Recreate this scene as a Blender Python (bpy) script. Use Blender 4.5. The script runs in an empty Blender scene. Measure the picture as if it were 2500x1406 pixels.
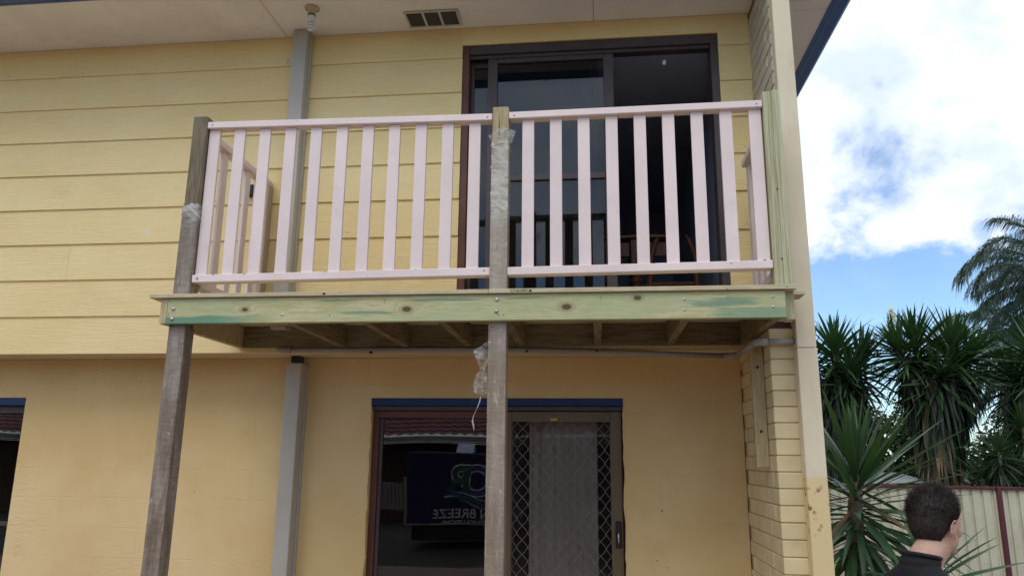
import bpy, bmesh, math, random
from mathutils import Vector, Matrix, Euler, noise
random.seed(7)
SC = bpy.context.scene
COL = SC.collection
R = math.radians

# ------------------------------------------------------------ camera
cam_d = bpy.data.cameras.new('camera'); cam = bpy.data.objects.new('camera', cam_d); COL.objects.link(cam)
cam_d.sensor_width = 36.0; cam_d.lens = 26.61; cam_d.clip_start = 0.05; cam_d.clip_end = 2000
YAW, PITCH, ROLL = 0.114, 0.221, 0.010
_f = Vector((-math.sin(YAW)*math.cos(PITCH), math.cos(YAW)*math.cos(PITCH), math.sin(PITCH)))
_r = Vector((math.cos(YAW), math.sin(YAW), 0)); _u = _r.cross(_f)
_r2 = math.cos(ROLL)*_r + math.sin(ROLL)*_u; _u2 = -math.sin(ROLL)*_r + math.cos(ROLL)*_u
M = Matrix((_r2, _u2, -_f)).transposed().to_4x4(); M.translation = Vector((0, -4.85, 1.7))
cam.matrix_world = M
SC.camera = cam

# ------------------------------------------------------------ view, sky, sun
SC.view_settings.view_transform = 'Standard'; SC.view_settings.look = 'None'
SC.view_settings.gamma = 1.0; SC.view_settings.use_curve_mapping = False
SC.view_settings.exposure = 0.22
SUN_EL, SUN_AZ = R(52), R(200)          # azimuth clockwise from +Y: the sun is behind the photographer, veiled by cloud
SUN_STRENGTH = 0.85
world = bpy.data.worlds.new('World'); SC.world = world; world.use_nodes = True
nt = world.node_tree; nt.nodes.clear()
def wn(t, **k):
    n = nt.nodes.new(t)
    for a, b in k.items(): setattr(n, a, b)
    return n
def wl(a, b): nt.links.new(a, b)
def wmath(op, a, b=None, clamp=False):
    n = wn('ShaderNodeMath', operation=op); n.use_clamp = clamp
    for i, v in enumerate((a, b)):
        if v is None: continue
        if isinstance(v, (int, float)): n.inputs[i].default_value = v
        else: wl(v, n.inputs[i])
    return n.outputs[0]
sky = wn('ShaderNodeTexSky'); sky.sky_type = 'NISHITA'; sky.sun_disc = False
sky.sun_elevation = SUN_EL; sky.sun_rotation = SUN_AZ; sky.air_density = 1.0; sky.dust_density = 0.3; sky.ozone_density = 1.0
tc = wn('ShaderNodeTexCoord'); sep = wn('ShaderNodeSeparateXYZ'); wl(tc.outputs['Generated'], sep.inputs[0])
zc = wmath('MAXIMUM', sep.outputs[2], 0.0)
den = wmath('ADD', zc, 0.75)
cx = wmath('DIVIDE', sep.outputs[0], den); cy = wmath('DIVIDE', sep.outputs[1], den)
comb = wn('ShaderNodeCombineXYZ'); wl(cx, comb.inputs[0]); wl(cy, comb.inputs[1])
def wnoise(scale, detail, rough, off, stretch=(1, 1, 1), dist=0.0):
    mp = wn('ShaderNodeMapping'); wl(comb.outputs[0], mp.inputs[0]); mp.inputs['Location'].default_value = off; mp.inputs['Scale'].default_value = stretch
    n = wn('ShaderNodeTexNoise'); wl(mp.outputs[0], n.inputs['Vector'])
    n.inputs['Scale'].default_value = scale; n.inputs['Detail'].default_value = detail; n.inputs['Roughness'].default_value = rough
    n.inputs['Distortion'].default_value = dist
    return n.outputs['Fac']
def wramp(v, a, b, c=0.0, d=1.0):
    n = wn('ShaderNodeMapRange'); n.interpolation_type = 'SMOOTHSTEP'
    wl(v, n.inputs[0]); n.inputs[1].default_value = a; n.inputs[2].default_value = b; n.inputs[3].default_value = c; n.inputs[4].default_value = d
    return n.outputs[0]
big = wnoise(2.6, 6, 0.55, (3.1, 1.7, 0))
mid = wnoise(8.5, 8, 0.6, (7.3, 2.2, 0), dist=0.15)
streak = wnoise(4.2, 5, 0.5, (1.0, 9.0, 0), (0.6, 2.4, 1))
# one bank of cloud from about 15 degrees up, broken by small holes, thin streaks below it
el = wmath('ADD', sep.outputs[2], wmath('MULTIPLY', wmath('SUBTRACT', wmath('ADD', wmath('MULTIPLY', mid, 0.6), wmath('MULTIPLY', big, 0.4)), 0.5), 0.26))
bank = wramp(el, 0.222, 0.262)
holes = wramp(wmath('ADD', wmath('MULTIPLY', big, 0.55), wmath('MULTIPLY', mid, 0.45)), 0.31, 0.425)
cl_hi = wmath('MULTIPLY', bank, holes)
cl_lo = wmath('ADD', wmath('MULTIPLY', wramp(streak, 0.56, 0.72), 0.60), 0.10)
cov = wmath('MAXIMUM', cl_hi, cl_lo)
cov = wmath('MINIMUM', cov, 1.0)
shade = wramp(mid, 0.38, 0.62)
ccol = wn('ShaderNodeMixRGB'); wl(shade, ccol.inputs[0]); ccol.inputs[1].default_value = (4.7, 5.35, 6.5, 1); ccol.inputs[2].default_value = (6.9, 7.1, 7.3, 1)
skm = wn('ShaderNodeMixRGB', blend_type='MULTIPLY'); skm.inputs[0].default_value = 1; wl(sky.outputs[0], skm.inputs[1]); skm.inputs[2].default_value = (0.64, 0.82, 0.98, 1)
mx = wn('ShaderNodeMixRGB'); wl(cov, mx.inputs[0]); wl(skm.outputs[0], mx.inputs[1]); wl(ccol.outputs[0], mx.inputs[2])
bg = wn('ShaderNodeBackground'); wl(mx.outputs[0], bg.inputs[0]); bg.inputs[1].default_value = 0.15
wo = wn('ShaderNodeOutputWorld'); wl(bg.outputs[0], wo.inputs[0])

sd = bpy.data.lights.new('sun', 'SUN'); sd.energy = SUN_STRENGTH; sd.angle = R(30); sd.color = (1.0, 0.95, 0.87)
sun = bpy.data.objects.new('sun', sd); COL.objects.link(sun)
sv = Vector((math.sin(SUN_AZ)*math.cos(SUN_EL), math.cos(SUN_AZ)*math.cos(SUN_EL), math.sin(SUN_EL)))
sun.rotation_euler = sv.to_track_quat('Z', 'Y').to_euler(); sun.location = sv*30

# ------------------------------------------------------------ helpers
WL = {}
def place(o, parent, loc):
    WL[o.name] = Vector(loc)
    if parent is not None:
        o.parent = parent; o.location = Vector(loc) - WL[parent.name]
    else: o.location = loc
def tag(o, label=None, cat=None, group=None, kind=None):
    if label: o['label'] = label
    if cat: o['category'] = cat
    if group: o['group'] = group
    if kind: o['kind'] = kind
    return o
def empty(name, loc, label=None, cat=None, group=None, parent=None):
    o = bpy.data.objects.new(name, None); COL.objects.link(o); o.empty_display_size = 0.1
    place(o, parent, loc); tag(o, label, cat, group); return o
def mobj(name, me, parent=None, loc=(0, 0, 0), rot=None, kind=None):
    o = bpy.data.objects.new(name, me); COL.objects.link(o); place(o, parent, loc)
    if rot is not None: o.rotation_euler = rot
    if kind: o['kind'] = kind
    return o
def me_from(verts, faces, mat, smooth=False, name='mesh'):
    me = bpy.data.meshes.new(name); me.from_pydata([tuple(v) for v in verts], [], faces); me.update()
    if mat: me.materials.append(mat)
    if smooth:
        for p in me.polygons: p.use_smooth = True
    return me
def me_from_bm(bm, mat, smooth=False, name='mesh'):
    me = bpy.data.meshes.new(name); bm.to_mesh(me); bm.free()
    if mat: me.materials.append(mat)
    if smooth:
        for p in me.polygons: p.use_smooth = True
    return me
_cache = {}
def box_me(dx, dy, dz, mat, bev=0.002):
    k = (round(dx, 4), round(dy, 4), round(dz, 4), mat.name, bev)
    if k in _cache: return _cache[k]
    bm = bmesh.new(); bmesh.ops.create_cube(bm, size=1.0)
    bmesh.ops.scale(bm, vec=(dx, dy, dz), verts=bm.verts)
    if bev: bmesh.ops.bevel(bm, geom=list(bm.edges), offset=min(bev, dx*.3, dy*.3, dz*.3), segments=1, affect='EDGES')
    _cache[k] = me_from_bm(bm, mat); return _cache[k]
def box(name, x0, x1, y0, y1, z0, z1, mat, parent=None, bev=0.002, kind=None):
    return mobj(name, box_me(x1-x0, y1-y0, z1-z0, mat, bev), parent, ((x0+x1)/2, (y0+y1)/2, (z0+z1)/2), kind=kind)
def bar(name, p0, p1, w, h, mat, parent=None, bev=0.002):
    """a straight timber from p0 to p1 (centre line), w across, h high"""
    p0, p1 = Vector(p0), Vector(p1); d = p1-p0
    q = d.to_track_quat('X', 'Z')
    return mobj(name, box_me(d.length, w, h, mat, bev), parent, (p0+p1)/2, q.to_euler())
def tube_bm(bm, pts, rad, seg=10, cap=True):
    pts = [Vector(p) for p in pts]; rings = []
    n = len(pts)
    for i, p in enumerate(pts):
        t = (pts[min(i+1, n-1)]-pts[max(i-1, 0)]).normalized()
        a = t.orthogonal().normalized() if i == 0 else (prev - t*prev.dot(t)).normalized()
        prev = a; b = t.cross(a)
        r = rad[i] if isinstance(rad, (list, tuple)) else rad
        rings.append([bm.verts.new(p + (a*math.cos(2*math.pi*j/seg)+b*math.sin(2*math.pi*j/seg))*r) for j in range(seg)])
    for i in range(n-1):
        for j in range(seg):
            bm.faces.new((rings[i][j], rings[i][(j+1) % seg], rings[i+1][(j+1) % seg], rings[i+1][j]))
    if cap:
        bm.faces.new(list(reversed(rings[0]))); bm.faces.new(rings[-1])
def tube(name, pts, rad, mat, parent=None, seg=10, kind=None):
    bm = bmesh.new(); o0 = Vector(pts[0]); tube_bm(bm, [Vector(p)-o0 for p in pts], rad, seg)
    return mobj(name, me_from_bm(bm, mat, True), parent, o0, kind=kind)
def lathe_me(profile, mat, seg=20):
    bm = bmesh.new(); rings = []
    for r, z in profile:
        rings.append([bm.verts.new((r*math.cos(2*math.pi*j/seg), r*math.sin(2*math.pi*j/seg), z)) for j in range(seg)])
    for i in range(len(rings)-1):
        for j in range(seg):
            bm.faces.new((rings[i][j], rings[i][(j+1) % seg], rings[i+1][(j+1) % seg], rings[i+1][j]))
    bm.faces.new(list(reversed(rings[0]))); bm.faces.new(rings[-1])
    bmesh.ops.recalc_face_normals(bm, faces=bm.faces)
    return me_from_bm(bm, mat, True)

# ------------------------------------------------------------ material kit
class G:
    def __init__(s, name):
        s.m = bpy.data.materials.new(name); s.m.use_nodes = True; s.t = s.m.node_tree; s.t.nodes.clear()
        s.out = s.n('ShaderNodeOutputMaterial')
    def n(s, t, **k):
        x = s.t.nodes.new(t)
        for a, b in k.items(): setattr(x, a, b)
        return x
    def l(s, a, b): s.t.links.new(a, b)
    def put(s, inp, v):
        if isinstance(v, (int, float)): inp.default_value = v
        elif isinstance(v, (tuple, list)):
            inp.default_value = tuple(v) + ((1,) if len(v) == 3 and inp.type == 'RGBA' else ())
        else: s.l(v, inp)
    def coords(s, rnd=True, world=False):
        if world: v = s.n('ShaderNodeNewGeometry').outputs['Position']
        else: v = s.n('ShaderNodeTexCoord').outputs['Object']
        if rnd:
            oi = s.n('ShaderNodeObjectInfo'); a = s.n('ShaderNodeVectorMath', operation='SCALE'); c = s.n('ShaderNodeCombineXYZ')
            for i in range(3): s.l(oi.outputs['Random'], c.inputs[i])
            s.l(c.outputs[0], a.inputs[0]); a.inputs['Scale'].default_value = 37.0
            b = s.n('ShaderNodeVectorMath', operation='ADD'); s.l(v, b.inputs[0]); s.l(a.outputs[0], b.inputs[1]); v = b.outputs[0]
        return v
    def noise(s, v, scale, detail=4, rough=.5, stretch=(1, 1, 1), dist=0.0):
        mp = s.n('ShaderNodeMapping'); s.l(v, mp.inputs[0]); mp.inputs['Scale'].default_value = stretch
        n = s.n('ShaderNodeTexNoise'); s.l(mp.outputs[0], n.inputs['Vector'])
        n.inputs['Scale'].default_value = scale; n.inputs['Detail'].default_value = detail; n.inputs['Roughness'].default_value = rough; n.inputs['Distortion'].default_value = dist
        return n.outputs['Fac']
    def ramp(s, v, a, b, c=0.0, d=1.0):
        n = s.n('ShaderNodeMapRange'); n.interpolation_type = 'SMOOTHSTEP'; s.l(v, n.inputs[0])
        for i, q in enumerate((a, b, c, d)): n.inputs[i+1].default_value = q
        return n.outputs[0]
    def math(s, op, a, b=0.0):
        n = s.n('ShaderNodeMath', operation=op); s.put(n.inputs[0], a); s.put(n.inputs[1], b); return n.outputs[0]
    def mix(s, f, a, b, mode='MIX'):
        n = s.n('ShaderNodeMixRGB', blend_type=mode); s.put(n.inputs[0], f); s.put(n.inputs[1], a); s.put(n.inputs[2], b); return n.outputs[0]
    def bump(s, h, strength, dist=0.002, prev=None):
        n = s.n('ShaderNodeBump'); s.l(h, n.inputs['Height']); n.inputs['Strength'].default_value = strength; n.inputs['Distance'].default_value = dist
        if prev: s.l(prev, n.inputs['Normal'])
        return n.outputs[0]
    def pbr(s, col, rough=.6, bump=None, metal=0.0, spec=.5):
        p = s.n('ShaderNodeBsdfPrincipled'); s.put(p.inputs['Base Color'], col); s.put(p.inputs['Roughness'], rough); p.inputs['Metallic'].default_value = metal
        p.inputs['Specular IOR Level'].default_value = spec
        if bump: s.l(bump, p.inputs['Normal'])
        s.l(p.outputs[0], s.out.inputs[0]); s.p = p; return s.m
def paint(name, col, rough=.6, var=.08, dirt=(0.25, 0.2, 0.12), dirt_amt=.15, bump=.1, bscale=60, stretch=(1, 1, 1), world=False, spec=.4, metal=0):
    g = G(name); v = g.coords(not world, world)
    a = g.noise(v, 2.5, 4, .6); b = g.noise(v, 9, 6, .65, stretch)
    dark = tuple(c*(1-var*1.6) for c in col); lite = tuple(min(1, c*(1+var*.6)) for c in col)
    c = g.mix(g.ramp(a, .3, .7), dark, lite)
    c = g.mix(g.math('MULTIPLY', g.ramp(b, .56, .78), dirt_amt), c, dirt)
    h = g.noise(v, bscale, 4, .6, stretch)
    return g.pbr(c, rough, g.bump(h, bump), metal, spec)

def timber(name, base, dark, axis='X', green=0.0, straight=False, rough=.75, knots=None, teal=False, grain=1.0, bumps=.25, weather=0.0):
    g = G(name); v = g.coords(knots is None)
    st = {'X': (1.2, 14, 14), 'Y': (14, 1.2, 14), 'Z': (14, 14, 1.2)}[axis]
    if straight: st = tuple(.45 if q < 2 else 26 for q in st)
    kd = None; vv = v
    if knots:
        acc = None
        for kx, kz, r in knots:
            sx = g.n('ShaderNodeSeparateXYZ'); g.l(v, sx.inputs[0])
            dx = g.math('MULTIPLY', g.math('SUBTRACT', sx.outputs[0], kx), 0.62); dz = g.math('SUBTRACT', sx.outputs[2], kz)
            d = g.math('DIVIDE', g.math('SQRT', g.math('ADD', g.math('MULTIPLY', dx, dx), g.math('MULTIPLY', dz, dz))), r)
            acc = d if acc is None else g.math('MINIMUM', acc, d)
        kd = acc
        push = g.math('MULTIPLY', g.math('EXPONENT', g.math('MULTIPLY', kd, -0.75)), 0.075)
        cb = g.n('ShaderNodeCombineXYZ'); g.l(push, cb.inputs[2]); g.l(push, cb.inputs[1])
        ad = g.n('ShaderNodeVectorMath', operation='ADD'); g.l(v, ad.inputs[0]); g.l(cb.outputs[0], ad.inputs[1]); vv = ad.outputs[0]
    f = g.noise(vv, 5.5*grain, 5, .55, st, .25)
    fine = g.noise(vv, 22*grain, 3, .5, st)
    c = g.mix(g.ramp(f, .40, .62), base, dark)
    c = g.mix(g.math('MULTIPLY', g.ramp(fine, .52, .68), .35), c, tuple(x*.72 for x in dark))
    if green:
        gn = g.noise(v, 1.6, 3, .5, tuple(q**.5 for q in st))
        c = g.mix(g.math('MULTIPLY', g.ramp(gn, .38, .62), green), c, (0.40, 0.47, 0.265))
    if teal:
        tn = g.noise(v, 1.0, 4, .55, (1.1, 9, 16), .3)
        sx = g.n('ShaderNodeSeparateXYZ'); g.l(v, sx.inputs[0])
        # the copper-green stain: a long streak low at the left end, smaller ones further along
        lowz = g.ramp(g.math('ADD', sx.outputs[2], g.math('MULTIPLY', g.math('SUBTRACT', g.noise(v, 3, 3, .5, (1, 3, 5)), .5), .05)), -.022, -.030)
        left = g.ramp(sx.outputs[0], -1.00, -1.42)
        t1 = g.math('MULTIPLY', g.math('MULTIPLY', lowz, left), .9)
        t2 = g.math('MULTIPLY', g.ramp(tn, .62, .70), .75)
        rt = g.math('MULTIPLY', g.math('MULTIPLY', g.ramp(sx.outputs[0], 1.25, 1.35), g.ramp(sx.outputs[2], -.012, -.022)), .6)
        wz = g.math('MULTIPLY', g.math('SUBTRACT', g.noise(v, 6, 3, .6), .5), .02)
        for sx0, sz0, rx, rz in ((-.52, -.022, .17, .010), (-.68, .047, .12, .006), (-.12, .042, .25, .008), (.33, .050, .12, .005), (1.40, .030, .15, .006)):
            ex = g.math('DIVIDE', g.math('SUBTRACT', sx.outputs[0], sx0+.0), rx); ez = g.math('DIVIDE', g.math('ADD', g.math('SUBTRACT', sx.outputs[2], sz0), wz), rz)
            dd = g.math('ADD', g.math('MULTIPLY', ex, ex), g.math('MULTIPLY', ez, ez)); t2 = g.math('MAXIMUM', t2, g.math('MULTIPLY', g.ramp(dd, 1.15, .45), .72))
        c = g.mix(g.math('MAXIMUM', g.math('MAXIMUM', t1, t2), rt), c, (0.13, 0.27, 0.19))
    if kd is not None:
        ring = g.math('MULTIPLY', g.ramp(kd, 1.7, 1.05), .75)
        rg = g.math('MULTIPLY', g.math('ABSOLUTE', g.math('SINE', g.math('MULTIPLY', kd, 9.0))), 1.0)
        c = g.mix(g.math('MULTIPLY', g.math('MULTIPLY', ring, rg), .6), c, (0.20, 0.15, 0.07))
        c = g.mix(g.ramp(kd, .95, .5), c, (0.13, 0.075, 0.045))
    if weather:
        w = g.noise(v, 4, 5, .65, tuple(q**.4 for q in st)); c = g.mix(g.math('MULTIPLY', g.ramp(w, .35, .65), weather), c, (0.19, 0.175, 0.16))
    h = g.math('ADD', f, g.math('MULTIPLY', fine, .5))
    return g.pbr(c, rough, g.bump(h, bumps, .002), 0, .3)

M_board = None
def siding_mat():
    g = G('cream_embossed_board_paint'); v = g.coords()
    big = g.noise(v, 1.1, 4, .6); c = g.mix(g.ramp(big, .3, .7), (0.825, 0.64, 0.305), (0.87, 0.70, 0.365))
    oi = g.n('ShaderNodeObjectInfo'); c = g.mix(g.math('MULTIPLY', oi.outputs['Random'], .10), c, (0.62, 0.50, 0.26))
    d = g.noise(v, 3.0, 6, .7, (.6, 1, 1.6)); c = g.mix(g.math('MULTIPLY', g.ramp(d, .54, .8), .22), c, (0.45, 0.36, 0.18))
    warp = g.noise(v, 1.3, 3, .5)
    ad = g.n('ShaderNodeVectorMath', operation='ADD'); cb = g.n('ShaderNodeCombineXYZ'); g.l(g.math('MULTIPLY', warp, .10), cb.inputs[2])
    g.l(v, ad.inputs[0]); g.l(cb.outputs[0], ad.inputs[1])
    h = g.noise(ad.outputs[0], 11, 4, .62, (.45, 1, 10.0), .3)
    hh = g.ramp(h, .42, .60)
    c = g.mix(g.math('MULTIPLY', g.ramp(h, .46, .36), .13), c, (0.36, 0.27, 0.11))
    return g.pbr(c, .62, g.bump(hh, .5, .0016), 0, .35)
MB = siding_mat()
def lower_wall_mat():
    g = G('ochre_bagged_masonry_paint'); v = g.coords(False, True)
    a = g.noise(v, .9, 5, .6); c = g.mix(g.ramp(a, .3, .72), (0.655, 0.465, 0.21), (0.755, 0.58, 0.315))
    s = g.noise(v, 2.6, 7, .7, (.9, 1, 1.1)); c = g.mix(g.math('MULTIPLY', g.ramp(s, .55, .8), .28), c, (0.36, 0.22, 0.10))
    spots = g.noise(v, 14, 5, .7); c = g.mix(g.math('MULTIPLY', g.ramp(spots, .70, .76), .5), c, (0.25, 0.17, 0.10))
    # the block coursing shows faintly through the render
    sx = g.n('ShaderNodeSeparateXYZ'); g.l(v, sx.inputs[0]); cb = g.n('ShaderNodeCombineXYZ'); g.l(sx.outputs[0], cb.inputs[0])
    wob = g.math('MULTIPLY', g.math('SUBTRACT', g.noise(v, 5, 4, .6), .5), .014); g.l(g.math('ADD', sx.outputs[2], wob), cb.inputs[1])
    br = g.n('ShaderNodeTexBrick'); g.l(cb.outputs[0], br.inputs['Vector']); br.inputs['Scale'].default_value = 1.0
    br.inputs['Brick Width'].default_value = .40; br.inputs['Row Height'].default_value = .20; br.inputs['Mortar Size'].default_value = .006; br.inputs['Mortar Smooth'].default_value = 1.0
    br.inputs['Color1'].default_value = (1, 1, 1, 1); br.inputs['Color2'].default_value = (1, 1, 1, 1); br.inputs['Mortar'].default_value = (0, 0, 0, 1)
    hz = g.math('MULTIPLY', g.noise(v, 13, 6, .65, (.7, 1, 1.9), 1.4), g.ramp(g.noise(v, 1.2, 3, .5), .42, .62))
    gate = g.ramp(g.noise(v, 1.7, 3, .5), .35, .7)
    c = g.mix(g.math('MULTIPLY', g.math('MULTIPLY', g.math('SUBTRACT', 1.0, br.outputs['Fac']), 0.0), gate), c, (0.3, 0.2, 0.1)); c = g.mix(g.math('MULTIPLY', g.math('MULTIPLY', br.outputs['Fac'], gate), .07), c, (0.34, 0.21, 0.10))
    b1 = g.bump(g.math('MULTIPLY', br.outputs['Color'], gate), .20, .006)
    b2 = g.bump(g.ramp(hz, .25, .65), .4, .004, b1)
    b3 = g.bump(g.noise(v, 90, 3, .6), .25, .0012, b2)
    return g.pbr(c, .7, b3, 0, .3)
MLW = lower_wall_mat()
MBR = paint('cream_painted_brick', (0.74, 0.615, 0.36), .65, .10, (0.3, 0.2, 0.1), .22, .5, 45)
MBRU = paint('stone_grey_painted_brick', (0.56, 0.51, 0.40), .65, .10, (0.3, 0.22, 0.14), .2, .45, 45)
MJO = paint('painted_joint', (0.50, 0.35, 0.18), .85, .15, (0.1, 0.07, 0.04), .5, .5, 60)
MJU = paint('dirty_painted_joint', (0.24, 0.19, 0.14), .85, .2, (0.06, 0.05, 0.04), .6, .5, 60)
MSOF = paint('soffit_sheet_paint', (0.83, 0.825, 0.82), .75, .05, (0.46, 0.42, 0.37), .25, .08, 30, world=True)
MSTRIP = paint('soffit_cover_strip_paint', (0.70, 0.66, 0.58), .7, .05)
MEDGE = paint('overhang_lining_paint', (0.62, 0.53, 0.36), .7, .08)
MBLUE = paint('deep_blue_fascia_paint', (0.075, 0.15, 0.38), .45, .08, (0.1, 0.1, 0.12), .15)
MLINT = paint('blue_lintel_paint', (0.009, 0.034, 0.12), .5, .1)
MPINK = paint('pale_pink_rail_paint', (0.82, 0.685, 0.665), .5, .05, (0.46, 0.36, 0.32), .24, .2, 34)
MPIPE = paint('grey_pvc', (0.34, 0.33, 0.32), .45, .05)
MCOLM = None
def column_mat():
    g = G('cream_steel_column_paint'); v = g.coords(False, True)
    sx = g.n('ShaderNodeSeparateXYZ'); g.l(v, sx.inputs[0])
    a = g.noise(v, 3, 5, .6); c = g.mix(g.ramp(a, .3, .7), (0.68, 0.595, 0.43), (0.735, 0.645, 0.475))
    st = g.noise(v, 7, 6, .7, (1.6, 1, .35)); c = g.mix(g.math('MULTIPLY', g.ramp(st, .58, .78), .38), c, (0.36, 0.31, 0.20))
    wob = g.math('ADD', sx.outputs[2], g.math('MULTIPLY', g.math('SUBTRACT', g.noise(v, 16, 2, .5), .5), .03))
    low = g.ramp(wob, 1.630, 1.615)
    c = g.mix(low, c, (0.70, 0.55, 0.30))
    vo = g.n('ShaderNodeTexVoronoi'); vo.feature = 'F1'; g.l(v, vo.inputs['Vector']); vo.inputs['Scale'].default_value = 26
    rs = g.math('MULTIPLY', g.ramp(vo.outputs['Distance'], .42, .20), g.ramp(g.noise(v, 9, 3, .6), .40, .50))
    zone = g.math('MULTIPLY', low, g.ramp(sx.outputs[2], 1.27, 1.40))
    c = g.mix(g.math('MULTIPLY', rs, g.math('MULTIPLY', zone, .9)), c, (0.26, 0.085, 0.03))
    return g.pbr(c, .5, g.bump(g.noise(v, 60, 3, .5), .1), 0, .4)
MCOLM = column_mat()
MDOWN = paint('warm_grey_downpipe_paint', (0.475, 0.445, 0.395), .5, .05, (0.3, 0.25, 0.2), .2, .08, 30)
MFRAME = paint('bronze_aluminium', (0.075, 0.055, 0.058), .42, .12, (0.15, 0.12, 0.1), .2, .05)
MFRAME2 = paint('brown_anodised_screen_frame', (0.14, 0.10, 0.055), .4, .1, (0.2, 0.16, 0.1), .2, .05)
MTIMB = paint('reddish_brown_timber_stain', (0.13, 0.045, 0.028), .5, .2, (0.05, 0.03, 0.02), .4, .2, 30, (1, 1, .2))
MGRILLE = paint('brown_grille_wire', (0.27, 0.22, 0.175), .45, .1, metal=.2)
MDARK = paint('black_plastic', (0.015, 0.015, 0.017), .4, .1)
MSTEEL = paint('galvanised_steel', (0.55, 0.56, 0.56), .35, .1, metal=.8)
MSCREW = paint('dark_screw_hole', (0.05, 0.04, 0.035), .7, .1)
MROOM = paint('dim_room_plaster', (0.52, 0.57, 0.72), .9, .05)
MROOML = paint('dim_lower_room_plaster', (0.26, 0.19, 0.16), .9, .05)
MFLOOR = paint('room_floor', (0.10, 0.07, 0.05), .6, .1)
MCURT = paint('grey_brown_curtain', (0.86, 0.75, 0.64), .9, .08, bump=.1, bscale=200)
MCURT2 = paint('maroon_curtain', (0.10, 0.04, 0.035), .9, .08)
MWOODT = timber('orange_varnished_wood', (0.22, 0.085, 0.035), (0.13, 0.045, 0.02), 'Z', rough=.4, bumps=.05)
MBEAM = timber('green_treated_pine_beam', (0.56, 0.53, 0.31), (0.46, 0.41, 0.21), 'X', .6,
               knots=[(-1.205, .004, .015), (-.300, -.005, .021), (.551, -.003, .022), (.917, .040, .017)], teal=True)
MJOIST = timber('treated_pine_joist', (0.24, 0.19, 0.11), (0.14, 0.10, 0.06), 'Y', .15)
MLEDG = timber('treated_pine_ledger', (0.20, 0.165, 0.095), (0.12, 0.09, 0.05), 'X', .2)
MDECK = timber('pale_pine_decking', (0.58, 0.50, 0.345), (0.49, 0.40, 0.25), 'X', .12)
MEND = timber('pine_end_grain', (0.56, 0.47, 0.30), (0.44, 0.34, 0.19), 'Z', .15)
MPOSTL = timber('brown_weathered_post', (0.215, 0.17, 0.105), (0.14, 0.105, 0.062), 'X', .0, weather=.25)
MPOSTC = timber('yellow_pine_post', (0.47, 0.385, 0.235), (0.37, 0.28, 0.15), 'X', .08)
MPOSTR = timber('pale_green_pine_post', (0.53, 0.52, 0.36), (0.36, 0.30, 0.17), 'Z', .2, straight=True)
MPOSTW = timber('pink_brown_wall_post', (0.62, 0.48, 0.36), (0.52, 0.39, 0.27), 'Z')

def glass_mat(name, tint, k, warp=0.0, sheen=None):
    g = G(name); fr = g.n('ShaderNodeFresnel'); fr.inputs['IOR'].default_value = 1.5
    tr = g.n('ShaderNodeBsdfTransparent'); g.put(tr.inputs[0], tint)
    gl = g.n('ShaderNodeBsdfGlossy'); gl.inputs['Roughness'].default_value = 0.0; gl.inputs[0].default_value = (.85, .90, .97, 1)
    if warp:
        b = g.bump(g.noise(g.coords(False, True), 1.3, 1, .4), 1.0, warp); g.l(b, gl.inputs['Normal'])
    mx = g.n('ShaderNodeMixShader'); g.put(mx.inputs[0], g.math('MINIMUM', g.math('MULTIPLY', fr.outputs[0], k), 1.0)); g.l(tr.outputs[0], mx.inputs[1]); g.l(gl.outputs[0], mx.inputs[2])
    g.l(mx.outputs[0], g.out.inputs[0]); return g.m
MGLU = glass_mat('upper_door_glass', (0.55, 0.58, 0.62), .95, .0008)
MGLL = glass_mat('lower_door_glass', (0.8, 0.76, 0.74), 1.45, .0026)
MGLS = glass_mat('screened_door_glass', (0.85, 0.85, 0.85), .6, .002)
def film_mat(name, col, alpha, rough=.28):
    g = G(name); v = g.coords(False, True)
    n = g.noise(v, 22, 4, .6, (1, 1, 3)); al = g.ramp(n, .3, .7, alpha-.18, min(1, alpha+.18))
    p = g.n('ShaderNodeBsdfPrincipled'); g.put(p.inputs['Base Color'], col); p.inputs['Roughness'].default_value = rough
    t = g.n('ShaderNodeBsdfTransparent'); mx = g.n('ShaderNodeMixShader'); g.l(al, mx.inputs[0]); g.l(t.outputs[0], mx.inputs[1]); g.l(p.outputs[0], mx.inputs[2])
    g.l(mx.outputs[0], g.out.inputs[0]); return g.m
MFILM = None
def wrap_mat(name, a, b, c2, alpha, rough, zt, ct):
    g = G(name); v = g.coords(False, True); sx = g.n('ShaderNodeSeparateXYZ'); g.l(v, sx.inputs[0])
    s = g.noise(v, 7, 5, .65, (3.0, 3.0, .35)); p_ = g.noise(v, 3.0, 4, .6, (1, 1, .8)); col = g.mix(g.ramp(s, .36, .64), a, b); col = g.mix(g.math('MULTIPLY', g.ramp(p_, .48, .66), .75), col, c2)
    col = g.mix(g.math('MULTIPLY', g.ramp(sx.outputs[2], zt, zt+.16), g.ramp(g.noise(v, 12, 4, .6, (1, 1, 2.5)), .35, .6)), col, ct)
    f = g.noise(v, 16, 5, .7, (2.2, 2.2, .5), 1.2); col = g.mix(g.math('MULTIPLY', g.ramp(f, .60, .66), .5), col, tuple(min(1, q*1.7) for q in a))
    n = g.noise(v, 22, 4, .6, (1, 1, 3)); al = g.ramp(n, .3, .7, alpha-.12, min(1, alpha+.12))
    p = g.n('ShaderNodeBsdfPrincipled'); g.put(p.inputs['Base Color'], col); p.inputs['Roughness'].default_value = rough; g.l(g.bump(f, .35, .0015), p.inputs['Normal'])
    t = g.n('ShaderNodeBsdfTransparent'); mx = g.n('ShaderNodeMixShader'); g.l(al, mx.inputs[0]); g.l(t.outputs[0], mx.inputs[1]); g.l(p.outputs[0], mx.inputs[2]); g.l(mx.outputs[0], g.out.inputs[0]); return g.m
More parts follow.
